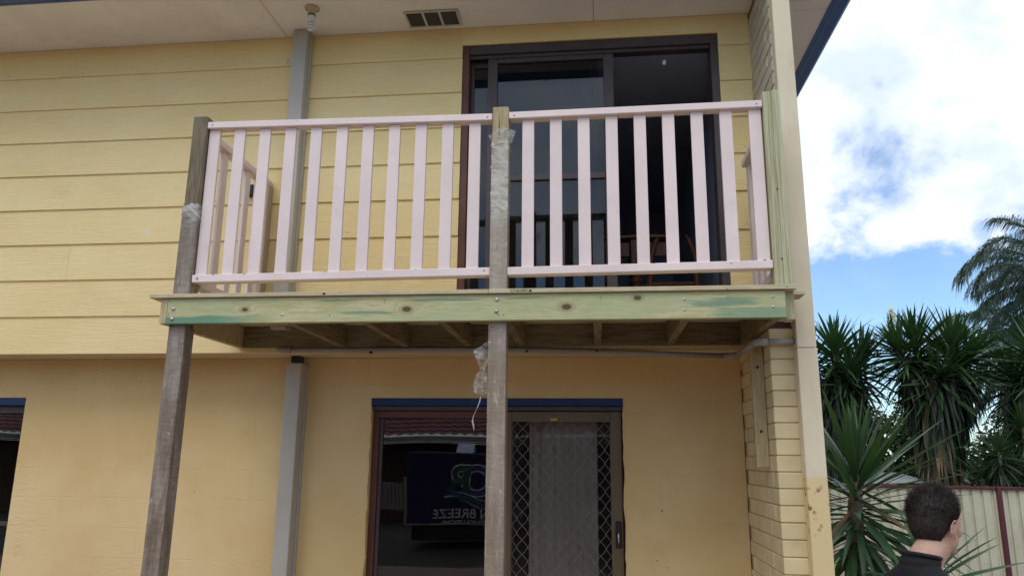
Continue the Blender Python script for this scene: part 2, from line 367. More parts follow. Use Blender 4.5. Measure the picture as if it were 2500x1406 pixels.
MFILMC = wrap_mat('crinkled_plastic_wrap', (0.54, 0.49, 0.42), (0.40, 0.335, 0.275), (0.33, 0.275, 0.235), .62, .26, 2.9, (0.72, 0.70, 0.64))
MFILMC2 = wrap_mat('dusty_crinkled_wrap', (0.43, 0.365, 0.305), (0.29, 0.225, 0.175), (0.26, 0.205, 0.165), .72, .28, 2.32, (0.5, 0.46, 0.40))
MFILML = wrap_mat('dusty_plastic_wrap', (0.36, 0.305, 0.255), (0.20, 0.145, 0.105), (0.27, 0.21, 0.165), .85, .33, 2.93, (0.52, 0.50, 0.48))

# ------------------------------------------------------------ ground
g = G('concrete_and_asphalt_ground'); v = g.coords(False, True)
sx = g.n('ShaderNodeSeparateXYZ'); g.l(v, sx.inputs[0])
a = g.noise(v, 6, 6, .7); conc = g.mix(g.ramp(a, .3, .7), (0.26, 0.175, 0.125), (0.34, 0.24, 0.18))
b = g.noise(v, 1.5, 6, .7); grs = g.mix(g.ramp(b, .3, .7), (0.028, 0.03, 0.018), (0.05, 0.048, 0.03))
f = g.ramp(sx.outputs[1], -6.7, -6.9)
f2 = g.ramp(sx.outputs[1], 2.0, 2.1)
c = g.mix(g.math('MAXIMUM', f, f2), conc, grs)
MGROUND = g.pbr(c, .9, g.bump(g.noise(v, 40, 4, .6), .4, .004))
S = 600
gr = mobj('ground', me_from([(-S, -S, 0), (S, -S, 0), (S, S, 0), (-S, S, 0)], [(0, 1, 2, 3)], MGROUND)); gr['kind'] = 'structure'

# ------------------------------------------------------------ the house
house = empty('house', (-3, 4, 0), 'two storey house with cream weatherboards above ochre rendered wall and blue eaves', 'house')
def wall_holes(name, x0, x1, z0, z1, y0, y1, holes, mat, parent):
    """a wall in the XZ plane with rectangular openings and their reveals, one mesh"""
    xs = sorted({x0, x1, *[h[0] for h in holes], *[h[1] for h in holes]}); zs = sorted({z0, z1, *[h[2] for h in holes], *[h[3] for h in holes]})
    V, F = [], []
    def q(*p):
        b = len(V); V.extend(p); F.append((b, b+1, b+2, b+3))
    ins = lambda x, z: any(h[0] < x < h[1] and h[2] < z < h[3] for h in holes)
    for i in range(len(xs)-1):
        for j in range(len(zs)-1):
            if ins((xs[i]+xs[i+1])/2, (zs[j]+zs[j+1])/2): continue
            a, b, c, d = xs[i], xs[i+1], zs[j], zs[j+1]
            q((a, y0, c), (b, y0, c), (b, y0, d), (a, y0, d)); q((b, y1, c), (a, y1, c), (a, y1, d), (b, y1, d))
    for h in holes:
        a, b, c, d = h
        q((a, y0, c), (a, y0, d), (a, y1, d), (a, y1, c)); q((b, y0, d), (b, y0, c), (b, y1, c), (b, y1, d))
        q((a, y0, d), (b, y0, d), (b, y1, d), (a, y1, d))
        if c > z0: q((b, y0, c), (a, y0, c), (a, y1, c), (b, y1, c))
    for x in (x0, x1): q((x, y0, z0), (x, y0, z1), (x, y1, z1), (x, y1, z0))
    for z in (z0, z1): q((x0, y0, z), (x1, y0, z), (x1, y1, z), (x0, y1, z))
    ox, oz = (x0+x1)/2, z0
    return mobj(name, me_from([(p[0]-ox, p[1]-y0, p[2]-oz) for p in V], F, mat), parent, (ox, y0, oz))
YW = 0.33                                             # face of the lower wall
wall_holes('lower_wall', -9, 0.944, 0, 2.379, YW, YW+.14, [(-6.6, -4.185, .35, 2.10), (-1.572, .166, 0.02, 2.10)], MLW, house)
wall_holes('upper_wall_frame', -9, 1.066, 2.40, 4.719, .014, .16, [(-.921, .851, 2.575, 4.57)], MROOM, house)
box('overhang_lining', -9, .944, -.004, YW+.02, 2.381, 2.394, MEDGE, house)
# ragged edges of render beside the lower door
for X, sgn in ((-1.572, 1), (.166, -1)):
    V, F = [], []; n = 60; off = 0
    for i in range(n+1):
        z = 2.09*i/n; w = max(.001, .006+.010*noise.noise(Vector((X, 0, z*9))) + .006*noise.noise(Vector((X, 3, z*31))))
        V += [(0, -.003, z), (sgn*w, -.002, z), (sgn*w*.6, .02, z), (0, .02, z)]
        if i: k = 4*i; F += [(k-4, k-3, k+1, k), (k-3, k-2, k+2, k+1), (k-2, k-1, k+3, k+2)]
    mobj('rough_render_edge', me_from(V, F, MLW), house, (X, YW, 0))

# scuffs and chips on the render
rq = random.Random(12)
MCH = paint('chipped_render', (0.17, 0.10, 0.065), .9, .2)
for x, z, w_, h_ in ((.40, 1.377, .010, .013), (-2.81, 1.45, .003, .02), (.36, 1.07, .012, .006), (.42, 1.03, .014, .005), (-1.63, 1.33, .012, .004), (.62, 2.28, .008, .004), (-2.75, 1.25, .004, .004), (.50, 1.52, .004, .004), (-3.3, 2.22, .016, .004), (-2.62, 2.27, .014, .003), (-1.2, 2.21, .012, .003), (.30, 2.25, .018, .003), (-3.65, 2.30, .02, .003), (-3.0, 2.18, .02, .003)):
    w_ *= .55; h_ *= .6; n = 9; V = [(w_*(.6+.6*rq.random())*math.cos(6.283*i/n), 0, h_*(.6+.6*rq.random())*math.sin(6.283*i/n)) for i in range(n)]
    mobj('render_chip', me_from(V+[(a*.6, .0008, b*.6) for a, _, b in V], [tuple(range(n))], MCH), house, (x, YW-.0007, z))
# weatherboards: each board is lapped over the one below
Z0, SP = 4.741, .263
def board(x0, x1, zb, zt, drop=0.0):
    L = x1-x0
    P = [(-.020, zb-drop), (-.012, zb-drop+.0), (.010, zb+.006), (.010, zt+.016), (.002, zt+.016), (-.009, zt+.002)]
    # lip front, lip back ... section runs up the back and down the face
    P = [(-.020, zb), (-.009, zb), (.012, zb+.004), (.012, zt+.012), (-.0075, zt+.012)]
    V = [(-L/2, y, z-zb) for y, z in P]+[(L/2, y, z-zb) for y, z in P]; n = len(P)
    F = [tuple(range(n-1, -1, -1)), tuple(range(n, 2*n))]+[(i, (i+1) % n, n+(i+1) % n, n+i) for i in range(n)]
    me = me_from(V, F, MB)
    bm = bmesh.new(); bm.from_mesh(me); bmesh.ops.recalc_face_normals(bm, faces=bm.faces); bm.to_mesh(me); bm.free()
    return mobj('weatherboard', me, house, ((x0+x1)/2, 0, zb))
DX0, DX1, DZ1 = -.925, .855, 4.575
for i in range(1, 10):
    zb = Z0-SP*i; zt = min(zb+SP, 4.705)
    cuts = [-8.9, [-5.2, -4.9, -5.4, -5.0, -4.8, -5.3, -3.74, -5.1, -4.39][i-1]]
    if zb >= 2.60-.1 or i <= 8:
        segs = [(cuts[0], cuts[1]), (cuts[1]+.0015, DX0), (DX1, 1.066)]
        if i == 1: segs.append((DX0, DX1, DZ1, 4.705))
    else: segs = [(cuts[0], cuts[1]), (cuts[1]+.0015, 1.066)]
    for s in segs:
        if len(s) == 4: board(s[0], s[1], s[2], s[3])
        else: board(s[0], s[1], zb, zt)
NAIL = lathe_me([(.0038, 0), (.0030, .0008)], MSCREW, 8)
rn = random.Random(3)
for i in range(1, 10):
    for x in [-4.45, -3.85, -3.25, -2.66, -1.72, -1.2, .97]:
        if rn.random() < .62: mobj('nail_head', NAIL, house, (x+rn.uniform(-.03, .03), -.0185, Z0-SP*i+.034+rn.uniform(-.004, .004)), (R(90), 0, 0)).scale = (.8, .8, 1)
box('floor_edge_board', DX0, DX1, -.006, .012, 2.40, 2.60, MEDGE, house)

# soffit, in sheets, and the eaves
ZS = 4.720
for a, b in ((-9, -4.9), (-4.897, -2.256), (-2.240, .004), (.008, 1.60)):
    box('soffit_panel', a, b, -.60, -.0 if a < 0 else .0, ZS, ZS+.008, MSOF, house, 0)
box('soffit_cover_strip', -2.256, -2.240, -.60, .0, ZS-.004, ZS+.004, MSTRIP, house, .001)
for a, b in ((.003, 2.4), (2.403, 4.8), (4.803, 9.0)):
    box('soffit_panel', 1.182, 1.60, a, b, ZS, ZS+.008, MSOF, house, 0)
box('fascia', -9.1, 1.626, -.625, -.602, 4.705, 4.86, MBLUE, house)
box('fascia', 1.602, 1.626, -.600, 9.0, 4.705, 4.86, MBLUE, house)
def gutter(p0, p1, side):
    P = [(0, .155), (0, 0), (.020, -.008), (.075, -.008), (.098, .012), (.100, .13), (.092, .14), (.094, .02), (.07, 0), (.01, .01)]
    d = (Vector(p1)-Vector(p0)); L = d.length; u = d.normalized(); s = Vector(side)
    V = [tuple(s*a+Vector((0, 0, b))) for a, b in P]+[tuple(u*L+s*a+Vector((0, 0, b))) for a, b in P]; n = len(P)
    F = [(i, i+1, n+i+1, n+i) for i in range(n-1)]
    return mobj('gutter', me_from(V, F, MBLUE), house, p0)
gutter((-9.1, -.627, 4.708), (1.70, -.627, 4.708), (0, -1, 0)); gutter((1.628, -.60, 4.708), (1.628, 9.0, 4.708), (1, 0, 0))
MROOF = paint('grey_roof_sheet', (0.16, 0.16, 0.17), .6, .1)
rt = 4.87
V = [(-9.2, -.7, rt), (1.7, -.7, rt), (1.7, 9.7, rt), (-9.2, 9.7, rt), (-4, 4.5, rt+2.1), (-3.5, 4.5, rt+2.1)]
mobj('roof', me_from([(a+3, b-4, c) for a, b, c in V], [(0, 1, 5, 4), (1, 2, 5), (2, 3, 4, 5), (3, 0, 4), (3, 2, 1, 0)], MROOF), house, (-3, 4, 0))
# shell of the far walls
box('side_wall', 1.02, 1.178, .475, 9, 0, 4.718, MBR, house); box('side_wall', -9.15, -9.002, .0, 9, 0, 4.718, MBR, house); box('rear_wall', -9, 1.018, 8.85, 9, 0, 4.718, MBR, house)
# upper room
box('upper_room_floor', -4, 1.018, .162, 4.2, 2.42, 2.575, MFLOOR, house); box('upper_room_ceiling', -4, 1.018, .162, 4.2, 4.66, 4.70, MROOM, house)
box('upper_room_wall', -4.1, 1.018, 4.2, 4.3, 2.42, 4.70, MROOM, house); box('upper_room_wall', -4.1, -4.0, .162, 4.2, 2.42, 4.70, MROOM, house); box('upper_room_wall', .93, 1.018, .162, 4.2, 2.58, 4.655, MROOM, house)
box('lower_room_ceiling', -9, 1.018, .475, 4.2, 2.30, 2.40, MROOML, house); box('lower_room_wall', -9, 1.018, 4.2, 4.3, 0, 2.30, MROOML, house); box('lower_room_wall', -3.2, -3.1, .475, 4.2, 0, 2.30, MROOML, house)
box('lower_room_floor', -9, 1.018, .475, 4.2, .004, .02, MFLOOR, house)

# painted brick wing wall: thin above, thick pier below
pier = empty('brick_pier', (1.06, -.12, 0), 'cream painted brick pier below the balcony, at its right end beside the steel column', 'brick pier')
wing = empty('brick_wing_wall', (1.12, -.28, 2.42), 'stone grey painted brick wing wall standing on the pier at the right of the balcony', 'brick wall')
C = .086
def brick(x0, x1, y0, y1, z0, mat, parent, h=.0810):
    j = lambda: random.uniform(-.0012, .0012)
    return box('brick', x0+j(), x1, y0+j(), y1, z0, z0+h, mat, parent, .0035)
box('mortar', .9505, 1.175, -.5640, YW-.002, 0, 2.372, MJO, pier, 0)
k = 0; z = 1.1200-.086*13+.005
while z < 2.34:
    if k % 2 == 0:
        brick(.945, 1.180, -.570, -.460, z, MBR, pier)
        ys = [(-.457, -.225), (-.222, .014), (.017, .250)]
    else:
        brick(.945, 1.160, -.570, -.340, z, MBR, pier)
        ys = [(-.337, -.104), (-.101, .134), (.137, .324)]
    for a, b in ys: brick(.945, 1.055, a, b, z, MBR, pier)
    k += 1; z += .0862
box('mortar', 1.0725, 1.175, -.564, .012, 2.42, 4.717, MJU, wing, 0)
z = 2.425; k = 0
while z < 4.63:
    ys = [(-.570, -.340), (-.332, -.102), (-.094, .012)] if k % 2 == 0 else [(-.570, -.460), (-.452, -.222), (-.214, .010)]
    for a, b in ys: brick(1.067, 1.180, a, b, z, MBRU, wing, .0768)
    k += 1; z += .0862
box('unpainted_capping_brick', .952, 1.066, -.567, -.02, 2.378, 2.50, paint('raw_dark_brick', (0.10, 0.06, 0.055), .9, .2), pier, .004)

# ------------------------------------------------------------ upper sliding door (parts of the house)
ud = empty('upper_sliding_door', (0, .03, 2.58), parent=house)
box('timber_jamb', -.921, -.875, -.012, .13, 2.575, 4.566, MTIMB, ud)
box('door_head', -.873, .849, -.008, .13, 4.505, 4.566, MFRAME, ud)
box('door_jamb', .802, .849, -.008, .13, 2.60, 4.503, MFRAME, ud)
box('door_sill', -.873, .849, -.008, .13, 2.575, 2.598, MFRAME, ud)
box('head_track', -.873, .800, .012, .02, 4.478, 4.503, MFRAME, ud)
# fixed panel behind, sliding panel in front of it
box('fixed_panel_stile', -.873, -.850, .07, .10, 2.60, 4.50, MFRAME, ud)
box('fixed_panel_rail', -.849, -.02, .07, .10, 4.44, 4.499, MFRAME, ud)
box('fixed_panel_stile', -.015, .030, .07, .10, 2.60, 4.50, MFRAME, ud)
mobj('fixed_pane', box_me(.829, .006, 1.84, MGLU, 0), ud, (-.4345, .085, 3.52))
box('sliding_panel_stile', -.745, -.677, .022, .058, 2.60, 4.50, MFRAME, ud)
box('sliding_panel_stile', .071, .139, .022, .058, 2.60, 4.50, MFRAME, ud)
box('sliding_panel_rail', -.675, .069, .022, .058, 4.445, 4.499, MFRAME, ud)
box('sliding_panel_rail', -.675, .069, .022, .058, 2.60, 2.66, MFRAME, ud)
box('sliding_panel_midrail', -.675, .069, .020, .058, 3.556, 3.596, MFRAME, ud)
mobj('sliding_pane', box_me(.744, .006, .848, MGLU, 0), ud, (-.303, .040, 4.021))
mobj('sliding_pane', box_me(.744, .006, .895, MGLU, 0), ud, (-.303, .040, 3.108))
# things hung in the opening
tg = box('paper_tag', .487, .509, .100, .102, 4.415, 4.449, paint('white_tag', (0.7, 0.7, 0.7)), None, 0); tag(tg, 'small white paper tag hanging in the dark open half of the upper door', 'tag'); tg.rotation_euler = (0, R(14), 0)
tube('string', [(.487, .101, 4.452), (.478, .101, 4.515)], .0008, MDARK, tg, 5)

# ------------------------------------------------------------ lower sliding door and screen
ld = empty('lower_sliding_door', (-.7, .40, 0), parent=house)
box('blue_lintel', -1.571, .165, YW-.004, YW+.07, 2.050, 2.099, MLINT, ld)
box('lintel_gap_shade', -1.571, .165, YW+.03, YW+.13, 2.018, 2.048, MFRAME, ld)  # dark strip added as the shade of the gap below the lintel
box('door_head', -1.571, .165, .395, .465, 1.968, 2.016, MTIMB, ld)
box('door_jamb', -1.571, -1.527, .395, .465, .02, 1.966, MTIMB, ld)
box('door_jamb', .122, .165, .425, .47, .02, 1.966, MTIMB, ld)
box('door_sill', -1.525, .12, .395, .465, .021, .06, MTIMB, ld)
box('pane_frame', -1.526, -1.502, .415, .445, .062, 1.966, MFRAME, ld); box('pane_frame', -.62, -.58, .415, .445, .062, 1.966, MFRAME, ld)
mobj('fixed_pane', box_me(.880, .006, 1.90, MGLL, 0), ld, (-1.061, .432, 1.014))
mobj('sliding_pane', box_me(.700, .006, 1.90, MGLS, 0), ld, (-.230, .452, 1.014))
# screen door in front of the right half
sc = MFRAME2
box('screen_stile', .078, .150, .370, .394, .062, 2.012, sc, ld); box('screen_stile', -.655, -.590, .370, .394, .062, 2.012, sc, ld)
box('screen_rail', -.589, .077, .370, .394, 1.944, 2.012, sc, ld); box('screen_rail', -.589, .077, .370, .394, .062, .14, sc, ld)
bm = bmesh.new()
PX, PZ = .0738, .0905
nx = 9; nz = int(1.80/PZ)
x0, z1 = -.589, 1.943
def strand(off, ph):
    pts = []
    k = 0; z = z1
    while z > .142:
        s = (k % 12)/12.0; tri = 1-abs(2*s-1)            # zigzag with rounded tips: strand meets its neighbour at the knots
        sm = tri*tri*(3-2*tri)*.55+tri*.45
        x = off + (sm-.5)*PX*ph
        pts.append(Vector((min(max(x, -.588), .076), 0, z)))
        z -= PZ/6; k += 1
    return pts
for i in range(nx+1):
    for ph in (1, -1):
        c = x0 + PX*(i+.5) + (0 if ph == 1 else 0) - (PX/2 if ph == 1 else PX/2)
        pts = strand(c, ph)
        if not pts: continue
        for a, b in zip(pts, pts[1:]):
            d = (b-a); nrm = Vector((d.z, 0, -d.x)).normalized()*.0013
            q = [a-nrm, a+nrm, b+nrm, b-nrm]
            vs = [bm.verts.new(p+Vector((0, y, 0))) for y in (-.003, .003) for p in q]
            for f in ((0, 1, 2, 3), (7, 6, 5, 4), (0, 3, 7, 4), (1, 5, 6, 2)): bm.faces.new([vs[t] for t in f])
mobj('diamond_grille', me_from_bm(bm, MGRILLE), ld, (0, .383, 0), kind='stuff')
g = G('fly_mesh'); tr = g.n('ShaderNodeBsdfTransparent'); df = g.n('ShaderNodeBsdfDiffuse'); df.inputs[0].default_value = (0.03, 0.03, 0.03, 1)
mx = g.n('ShaderNodeMixShader'); mx.inputs[0].default_value = .13; g.l(tr.outputs[0], mx.inputs[1]); g.l(df.outputs[0], mx.inputs[2]); g.l(mx.outputs[0], g.out.inputs[0])
mobj('fly_mesh', box_me(.665, .001, 1.80, g.m, 0), ld, (-.256, .389, 1.043))
box('door_latch', .100, .139, .350, .369, 1.140, 1.305, MDARK, ld, .008)
hb = mobj('latch_lever', me_from_bm((lambda b: (tube_bm(b, [(0, 0, .035), (0, -.016, .028), (0, -.016, -.022), (0, 0, -.03)], .005, 8), b)[1])(bmesh.new()), MSTEEL, True), ld, (.118, .349, 1.200))
box('yellow_sticker', -.325, -.278, .3680, .3698, 1.952, 1.968, paint('yellow_label', (0.55, 0.36, 0.04)), ld, 0)
def curtain(name, x0, x1, z0, z1, y, mat, amp, per, parent):
    V, F = [], []; n = 60
    for i in range(n+1):
        x = x0+(x1-x0)*i/n
        ph_ = x/per*6.283+1.9*math.sin(x*9.0); yy = amp*math.sin(ph_)*(.6+.4*math.sin(x*23))+amp*.4*math.sin(x/per*2.9+1)
        V += [(x, yy, z1), (x+.01*math.sin(i), yy*1.3, (z0+z1)/2), (x-(.03 if i < 5 else 0), yy*1.5, z0)]
        if i: k = 3*i; F += [(k-3, k-2, k+1, k), (k-2, k-1, k+2, k+1)]
    return mobj(name, me_from([(p[0]-x0, p[1], p[2]) for p in V], F, mat, True), parent, (x0, y, 0))
cu = curtain('curtain', -.485, -.012, .08, 2.0, .58, MCURT, .018, .11, None); tag(cu, 'thin grey brown curtain hanging behind the diamond screen door', 'curtain')
cu = curtain('curtain', -.60, -.43, .08, 1.95, .66, MCURT2, .02, .12, None); tag(cu, 'narrow maroon drape edge hanging left of the grey curtain in the lower door', 'curtain')

# lower left window
lw = empty('lower_window', (-5.4, .40, .35), parent=house)
box('blue_lintel', -6.599, -4.186, YW-.004, YW+.07, 2.045, 2.099, MLINT, lw)
box('window_head', -6.599, -4.186, .385, .44, 1.990, 2.043, MFRAME, lw); box('window_jamb', -4.215, -4.186, .385, .44, .35, 1.988, MFRAME, lw); box('window_sill', -6.599, -4.217, .385, .44, .351, .40, MFRAME, lw)
box('window_midrail', -6.59, -4.217, .40, .43, 1.19, 1.22, MFRAME, lw)
mobj('pane', box_me(2.37, .006, 1.58, MGLS, 0), lw, (-5.405, .415, 1.193))

# ------------------------------------------------------------ steel column, downpipes, pipe
col = empty('steel_column', (1.12, -.60, 0), 'tall cream steel column, rust spotted near its foot, right of the brick pier', 'column')
box('upper_sleeve', 1.070, 1.172, -.652, -.574, 2.297, 4.704, MCOLM, col, .004)
box('lower_sleeve', 1.068, 1.174, -.654, -.574, .0, 2.294, MCOLM, col, .004)
dp = empty('downpipe', (-2.10, -.05, 2.5), 'square grey downpipe on the weatherboards, upper storey', 'downpipe')
box('pipe_run', -2.155, -2.051, -.110, -.048, 2.52, 4.718, MDOWN, dp, .004); box('back_channel', -2.149, -2.040, -.0478, -.021, 2.52, 4.715, MDOWN, dp, .002)
dp2 = empty('downpipe', (-2.10, .27, 0), 'square grey downpipe on the rendered lower wall, below the balcony', 'downpipe')
box('pipe_run', -2.155, -2.048, .205, .300, 0, 2.333, MDOWN, dp2, .004); box('back_channel', -2.150, -2.036, .302, .328, 0, 2.33, MDOWN, dp2, .002)
box('dark_hole_block', -2.12, -2.06, .19, .28, 2.334, 2.379, MDARK, dp2, .004)  # black block stands in for the dark of the open hole above the pipe
cd = empty('conduit_pipe', (0, -.03, 2.35), 'grey plastic pipe running under the balcony along the wall and around the pier', 'pipe')
tube('pipe_run', [(-2.05, -.035, 2.386), (-.7, -.035, 2.384), (.1, -.035, 2.362), (.80, -.035, 2.334)], .017, MPIPE, cd, 12)
el = tube('pipe_elbow', [(.78, -.035, 2.335), (.835, -.05, 2.332), (.858, -.10, 2.331)], .020, MPIPE, cd, 12)
tube('pipe_run', [(.855, -.09, 2.331), (.860, -.30, 2.333), (.862, -.55, 2.335)], .017, MPIPE, cd, 12)
tube('pipe_elbow', [(.861, -.53, 2.335), (.872, -.585, 2.336), (.93, -.605, 2.336)], .020, MPIPE, cd, 12)
tube('pipe_run', [(.92, -.605, 2.336), (1.066, -.605, 2.336)], .0165, MPIPE, cd, 12)
tube('pipe_elbow', [(-2.03, -.035, 2.386), (-2.09, -.037, 2.387), (-2.12, -.03, 2.40)], .020, MPIPE, cd, 12)
for x in (-1.48, -.45, -.005): box('pipe_clip', x-.008, x+.008, -.056, -.016, 2.362, 2.374, MDARK, cd)
st = box('timber_offcut', .872, .9435, -.405, -.362, 1.66, 2.375, timber('cream_painted_offcut', (0.50, 0.41, 0.24), (0.42, 0.33, 0.18), 'Z'), None, .006)
tag(st, 'cream timber strip fixed upright to the inner face of the brick pier', 'timber strip')
for z in (2.22, 1.86): mobj('screw', lathe_me([(.006, 0), (.008, .002), (.004, .004)], MSCREW, 10), st, (.905, -.406, z), (R(90), 0, 0))
bk = box('pipe_bracket', -2.230, -2.212, -.020, -.012, 4.488, 4.532, paint('white_bracket', (0.62, 0.6, 0.58)), None, .001); tag(bk, 'small white metal bracket on the siding left of the upper downpipe', 'bracket')
for z in (4.525, 4.495): mobj('screw', lathe_me([(.003, 0), (.004, .001), (.002, .002)], MSCREW, 8), bk, (-2.221, -.0205, z), (R(90), 0, 0))
ob = box('outlet_box', -2.432, -2.385, -.060, -.014, 3.478, 3.558, MDARK, None, .004); tag(ob, 'small black outlet box on the weatherboards behind the left side rail', 'outlet box')
# dried paint drip
V = [(-.008, 0, .05), (.006, 0, .045), (.009, 0, .0), (.004, 0, -.03), (.002, 0, -.06), (-.001, 0, -.062), (-.004, 0, -.02), (-.010, 0, .01)]
pd = mobj('paint_drip', me_from([(a, 0, b) for a, _, b in V]+[(a, .004, b) for a, _, b in V], [tuple(range(8)), tuple(range(15, 7, -1))]+[(i, (i+1) % 8, 8+(i+1) % 8, 8+i) for i in range(8)], paint('white_drip', (0.72, 0.72, 0.66))), None, (-3.155, -.0185, 3.215)); tag(pd, 'white dried drip on the siding left of the balcony', 'drip')

# soffit vent and bare bulb
vent = empty('soffit_vent', (-1.117, -.155, 4.718), 'slotted metal vent with three grilles in the soffit above the balcony', 'vent')
MVENT = paint('vent_metal', (0.60, 0.57, 0.50), .5, .05)
vx0, vx1, vy0, vy1 = -1.310, -.925, -.252, -.056
box('vent_backing', vx0+.01, vx1-.01, vy0+.008, vy1-.008, 4.7150, 4.7185, paint('vent_dark', (0.012, 0.012, 0.018)), vent, 0)
for a, b, c, d in ((vx0, vx1, vy0, vy0+.014), (vx0, vx1, vy1-.014, vy1), (vx0, vx0+.016, vy0+.0145, vy1-.0145), (vx1-.016, vx1, vy0+.0145, vy1-.0145)):
    box('vent_frame', a, b, c, d, 4.7085, 4.7145, MVENT, vent, .001)
for i in (1, 2):
    x = vx0+.016+(vx1-vx0-.032)*i/3; box('vent_divider', x-.008, x+.008, vy0+.0145, vy1-.0145, 4.7085, 4.7140, MVENT, vent, .001)
n = 13
for s in range(3):
    xa = vx0+.016+(vx1-vx0-.032)*s/3+(.009 if s else .001); xb = vx0+.016+(vx1-vx0-.032)*(s+1)/3-(.009 if s < 2 else .001)
    for i in range(n):
        y = vy0+.018+(vy1-vy0-.036)*(i+.5)/n
        mobj('vent_louvre', box_me(xb-xa, .0042, .0008, MVENT, 0), vent, ((xa+xb)/2, y, 4.7115), (R(38), 0, 0))
for x in (vx0+.007, (vx0+vx1)/2, vx1-.007):
    for y in (vy0+.007, vy1-.007): mobj('screw', lathe_me([(.0035, 0), (.0035, .002)], MSCREW, 8), vent, (x, y, 4.7065))
lamp = empty('soffit_lamp', (-1.925, -.352, 4.719), 'bare spiral bulb in a cream batten holder under the eaves', 'lamp')
MHOLD = paint('cream_lamp_holder', (0.50, 0.42, 0.31), .5, .05); MBULB = paint('white_bulb_ceramic', (0.66, 0.68, 0.66), .3, .03)
mobj('lamp_holder', lathe_me([(.050, 0), (.052, -.006), (.046, -.012), (.028, -.018), (.022, -.030), (.024, -.046), (.026, -.052)], MHOLD), lamp, (-1.925, -.352, 4.719))
mobj('collar_ring', lathe_me([(.027, 0), (.0275, -.006)], MDARK), lamp, (-1.925, -.352, 4.667))
mobj('bulb_base', lathe_me([(.022, 0), (.027, -.010), (.029, -.028), (.028, -.046), (.023, -.050)], MBULB), lamp, (-1.925, -.352, 4.661))
pts = [(.021*math.cos(t*.38)*(1 if t < 40 else 1-(t-40)*.06), .021*math.sin(t*.38)*(1 if t < 40 else 1-(t-40)*.06), -.052-.0013*t) for t in range(50)]
bm = bmesh.new(); tube_bm(bm, pts, .0055, 7)
mobj('spiral_tube', me_from_bm(bm, MBULB, True), lamp, (-1.925, -.352, 4.661))
for dx, dy in ((.033, .01), (-.033, -.01)): mobj('screw', lathe_me([(.004, 0), (.004, -.002)], MSCREW, 8), lamp, (-1.925+dx, -.352+dy, 4.704))

# ------------------------------------------------------------ the balcony
bal = empty('balcony', (-.7, -.93, 0), 'small timber balcony with pale pink picket railing on three posts', 'balcony')
ZB, ZT = 2.404, 2.544; YF = -.975
bar('post', (-2.330+.000, -.885, 0), (-2.314, -.885, 3.658), .09, .09, MPOSTL, bal, .006)['label'] = 'weathered brown left post'
bar('post', (-.525, -.885, 0), (-.523, -.885, 3.637), .09, .09, MPOSTC, bal, .003)['label'] = 'yellow pine middle post with a split in its top'
def plank_with_ridges(name, x0, x1, y0, y1, z0, z1, mat, n=3):
    """rough sawn face: shallow vertical grooves down the front"""
    xs = [x0+(x1-x0)*i/(4*n) for i in range(4*n+1)]; V, F = [], []
    for i, x in enumerate(xs):
        y = y0+(.0016 if i % 4 == 2 else 0)
        V += [(x, y, z0), (x, y, z1), (x, y1, z1), (x, y1, z0)]
        if i:
            k = 4*i; F += [(k-4, k, k+1, k-3), (k-3, k+1, k+2, k-2), (k-2, k+2, k+3, k-1), (k-1, k+3, k, k-4)]
    F += [(0, 1, 2, 3), (len(V)-4, len(V)-1, len(V)-2, len(V)-3)]
    c = Vector(((x0+x1)/2, (y0+y1)/2, (z0+z1)/2))
    return mobj(name, me_from([Vector(v)-c for v in V], F, mat), bal, c)
p = plank_with_ridges('post_plank', .914, .9575, -.930, -.842, ZB+.002, 3.662, MPOSTR, 3); p['label'] = 'left plank of the doubled right post'
p = plank_with_ridges('post_plank', .9590, 1.001, -.933, -.842, ZB-.002, 3.668, MPOSTR, 2); p['label'] = 'right plank of the doubled right post'
# split in the middle post head
V = [(-.0012, 0, .085), (.0015, 0, .05), (.0032, 0, .0), (.002, 0, -.045), (.0005, 0, -.085), (-.0015, 0, -.045), (-.0022, 0, .01), (-.0014, 0, .055)]
mobj('post_split', me_from(V, [tuple(range(8))], MSCREW), bal, (-.530, -.9312, 3.50))
be = box('fascia_beam', -2.364, .949, YF, -.930, ZB, ZT, MBEAM, bal, .002)
box('side_joist', -2.404, -2.3655, YF-.001, 0, ZB, ZT, MEND, bal)
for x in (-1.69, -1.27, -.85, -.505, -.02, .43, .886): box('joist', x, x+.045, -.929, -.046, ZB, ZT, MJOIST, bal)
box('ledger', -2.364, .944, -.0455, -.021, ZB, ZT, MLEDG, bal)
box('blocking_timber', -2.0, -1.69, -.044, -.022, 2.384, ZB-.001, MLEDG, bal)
ZD0, ZD1 = 2.546, 2.568
box('deck_board', -2.465, -.5675, -.995, -.860, ZD0, ZD1, MDECK, bal); box('deck_board', -.566, 1.001, -.995, -.860, ZD0, ZD1+.001, MDECK, bal)
for k in range(1, 7):
    y = -.995+.140*k; ex = 1.08 if k == 1 else 1.062
    box('deck_board', -2.465+random.uniform(-.004, .004), ex if y < -.60 else .942, y, y+.1345, ZD0, ZD1, MDECK, bal)
box('deck_board', .945, 1.064, -.57, -.03, ZD0, ZD1, MDECK, bal)
BOLT = lathe_me([(.0115, 0), (.0115, .002), (.0095, .0055), (.005, .0085), (.001, .0095)], MSTEEL, 14)
WASH = lathe_me([(.0075, 0), (.0075, .0012), (.0035, .0014)], MSTEEL, 12); HOLE = lathe_me([(.0030, 0), (.0030, .0005)], MSCREW, 8)
for x, z in ((-2.327, 2.487), (-2.329, 2.431), (-.523, 2.516), (-.525, 2.453)): mobj('bolt', BOLT, bal, (x, YF-.0005, z), (R(90), 0, 0))
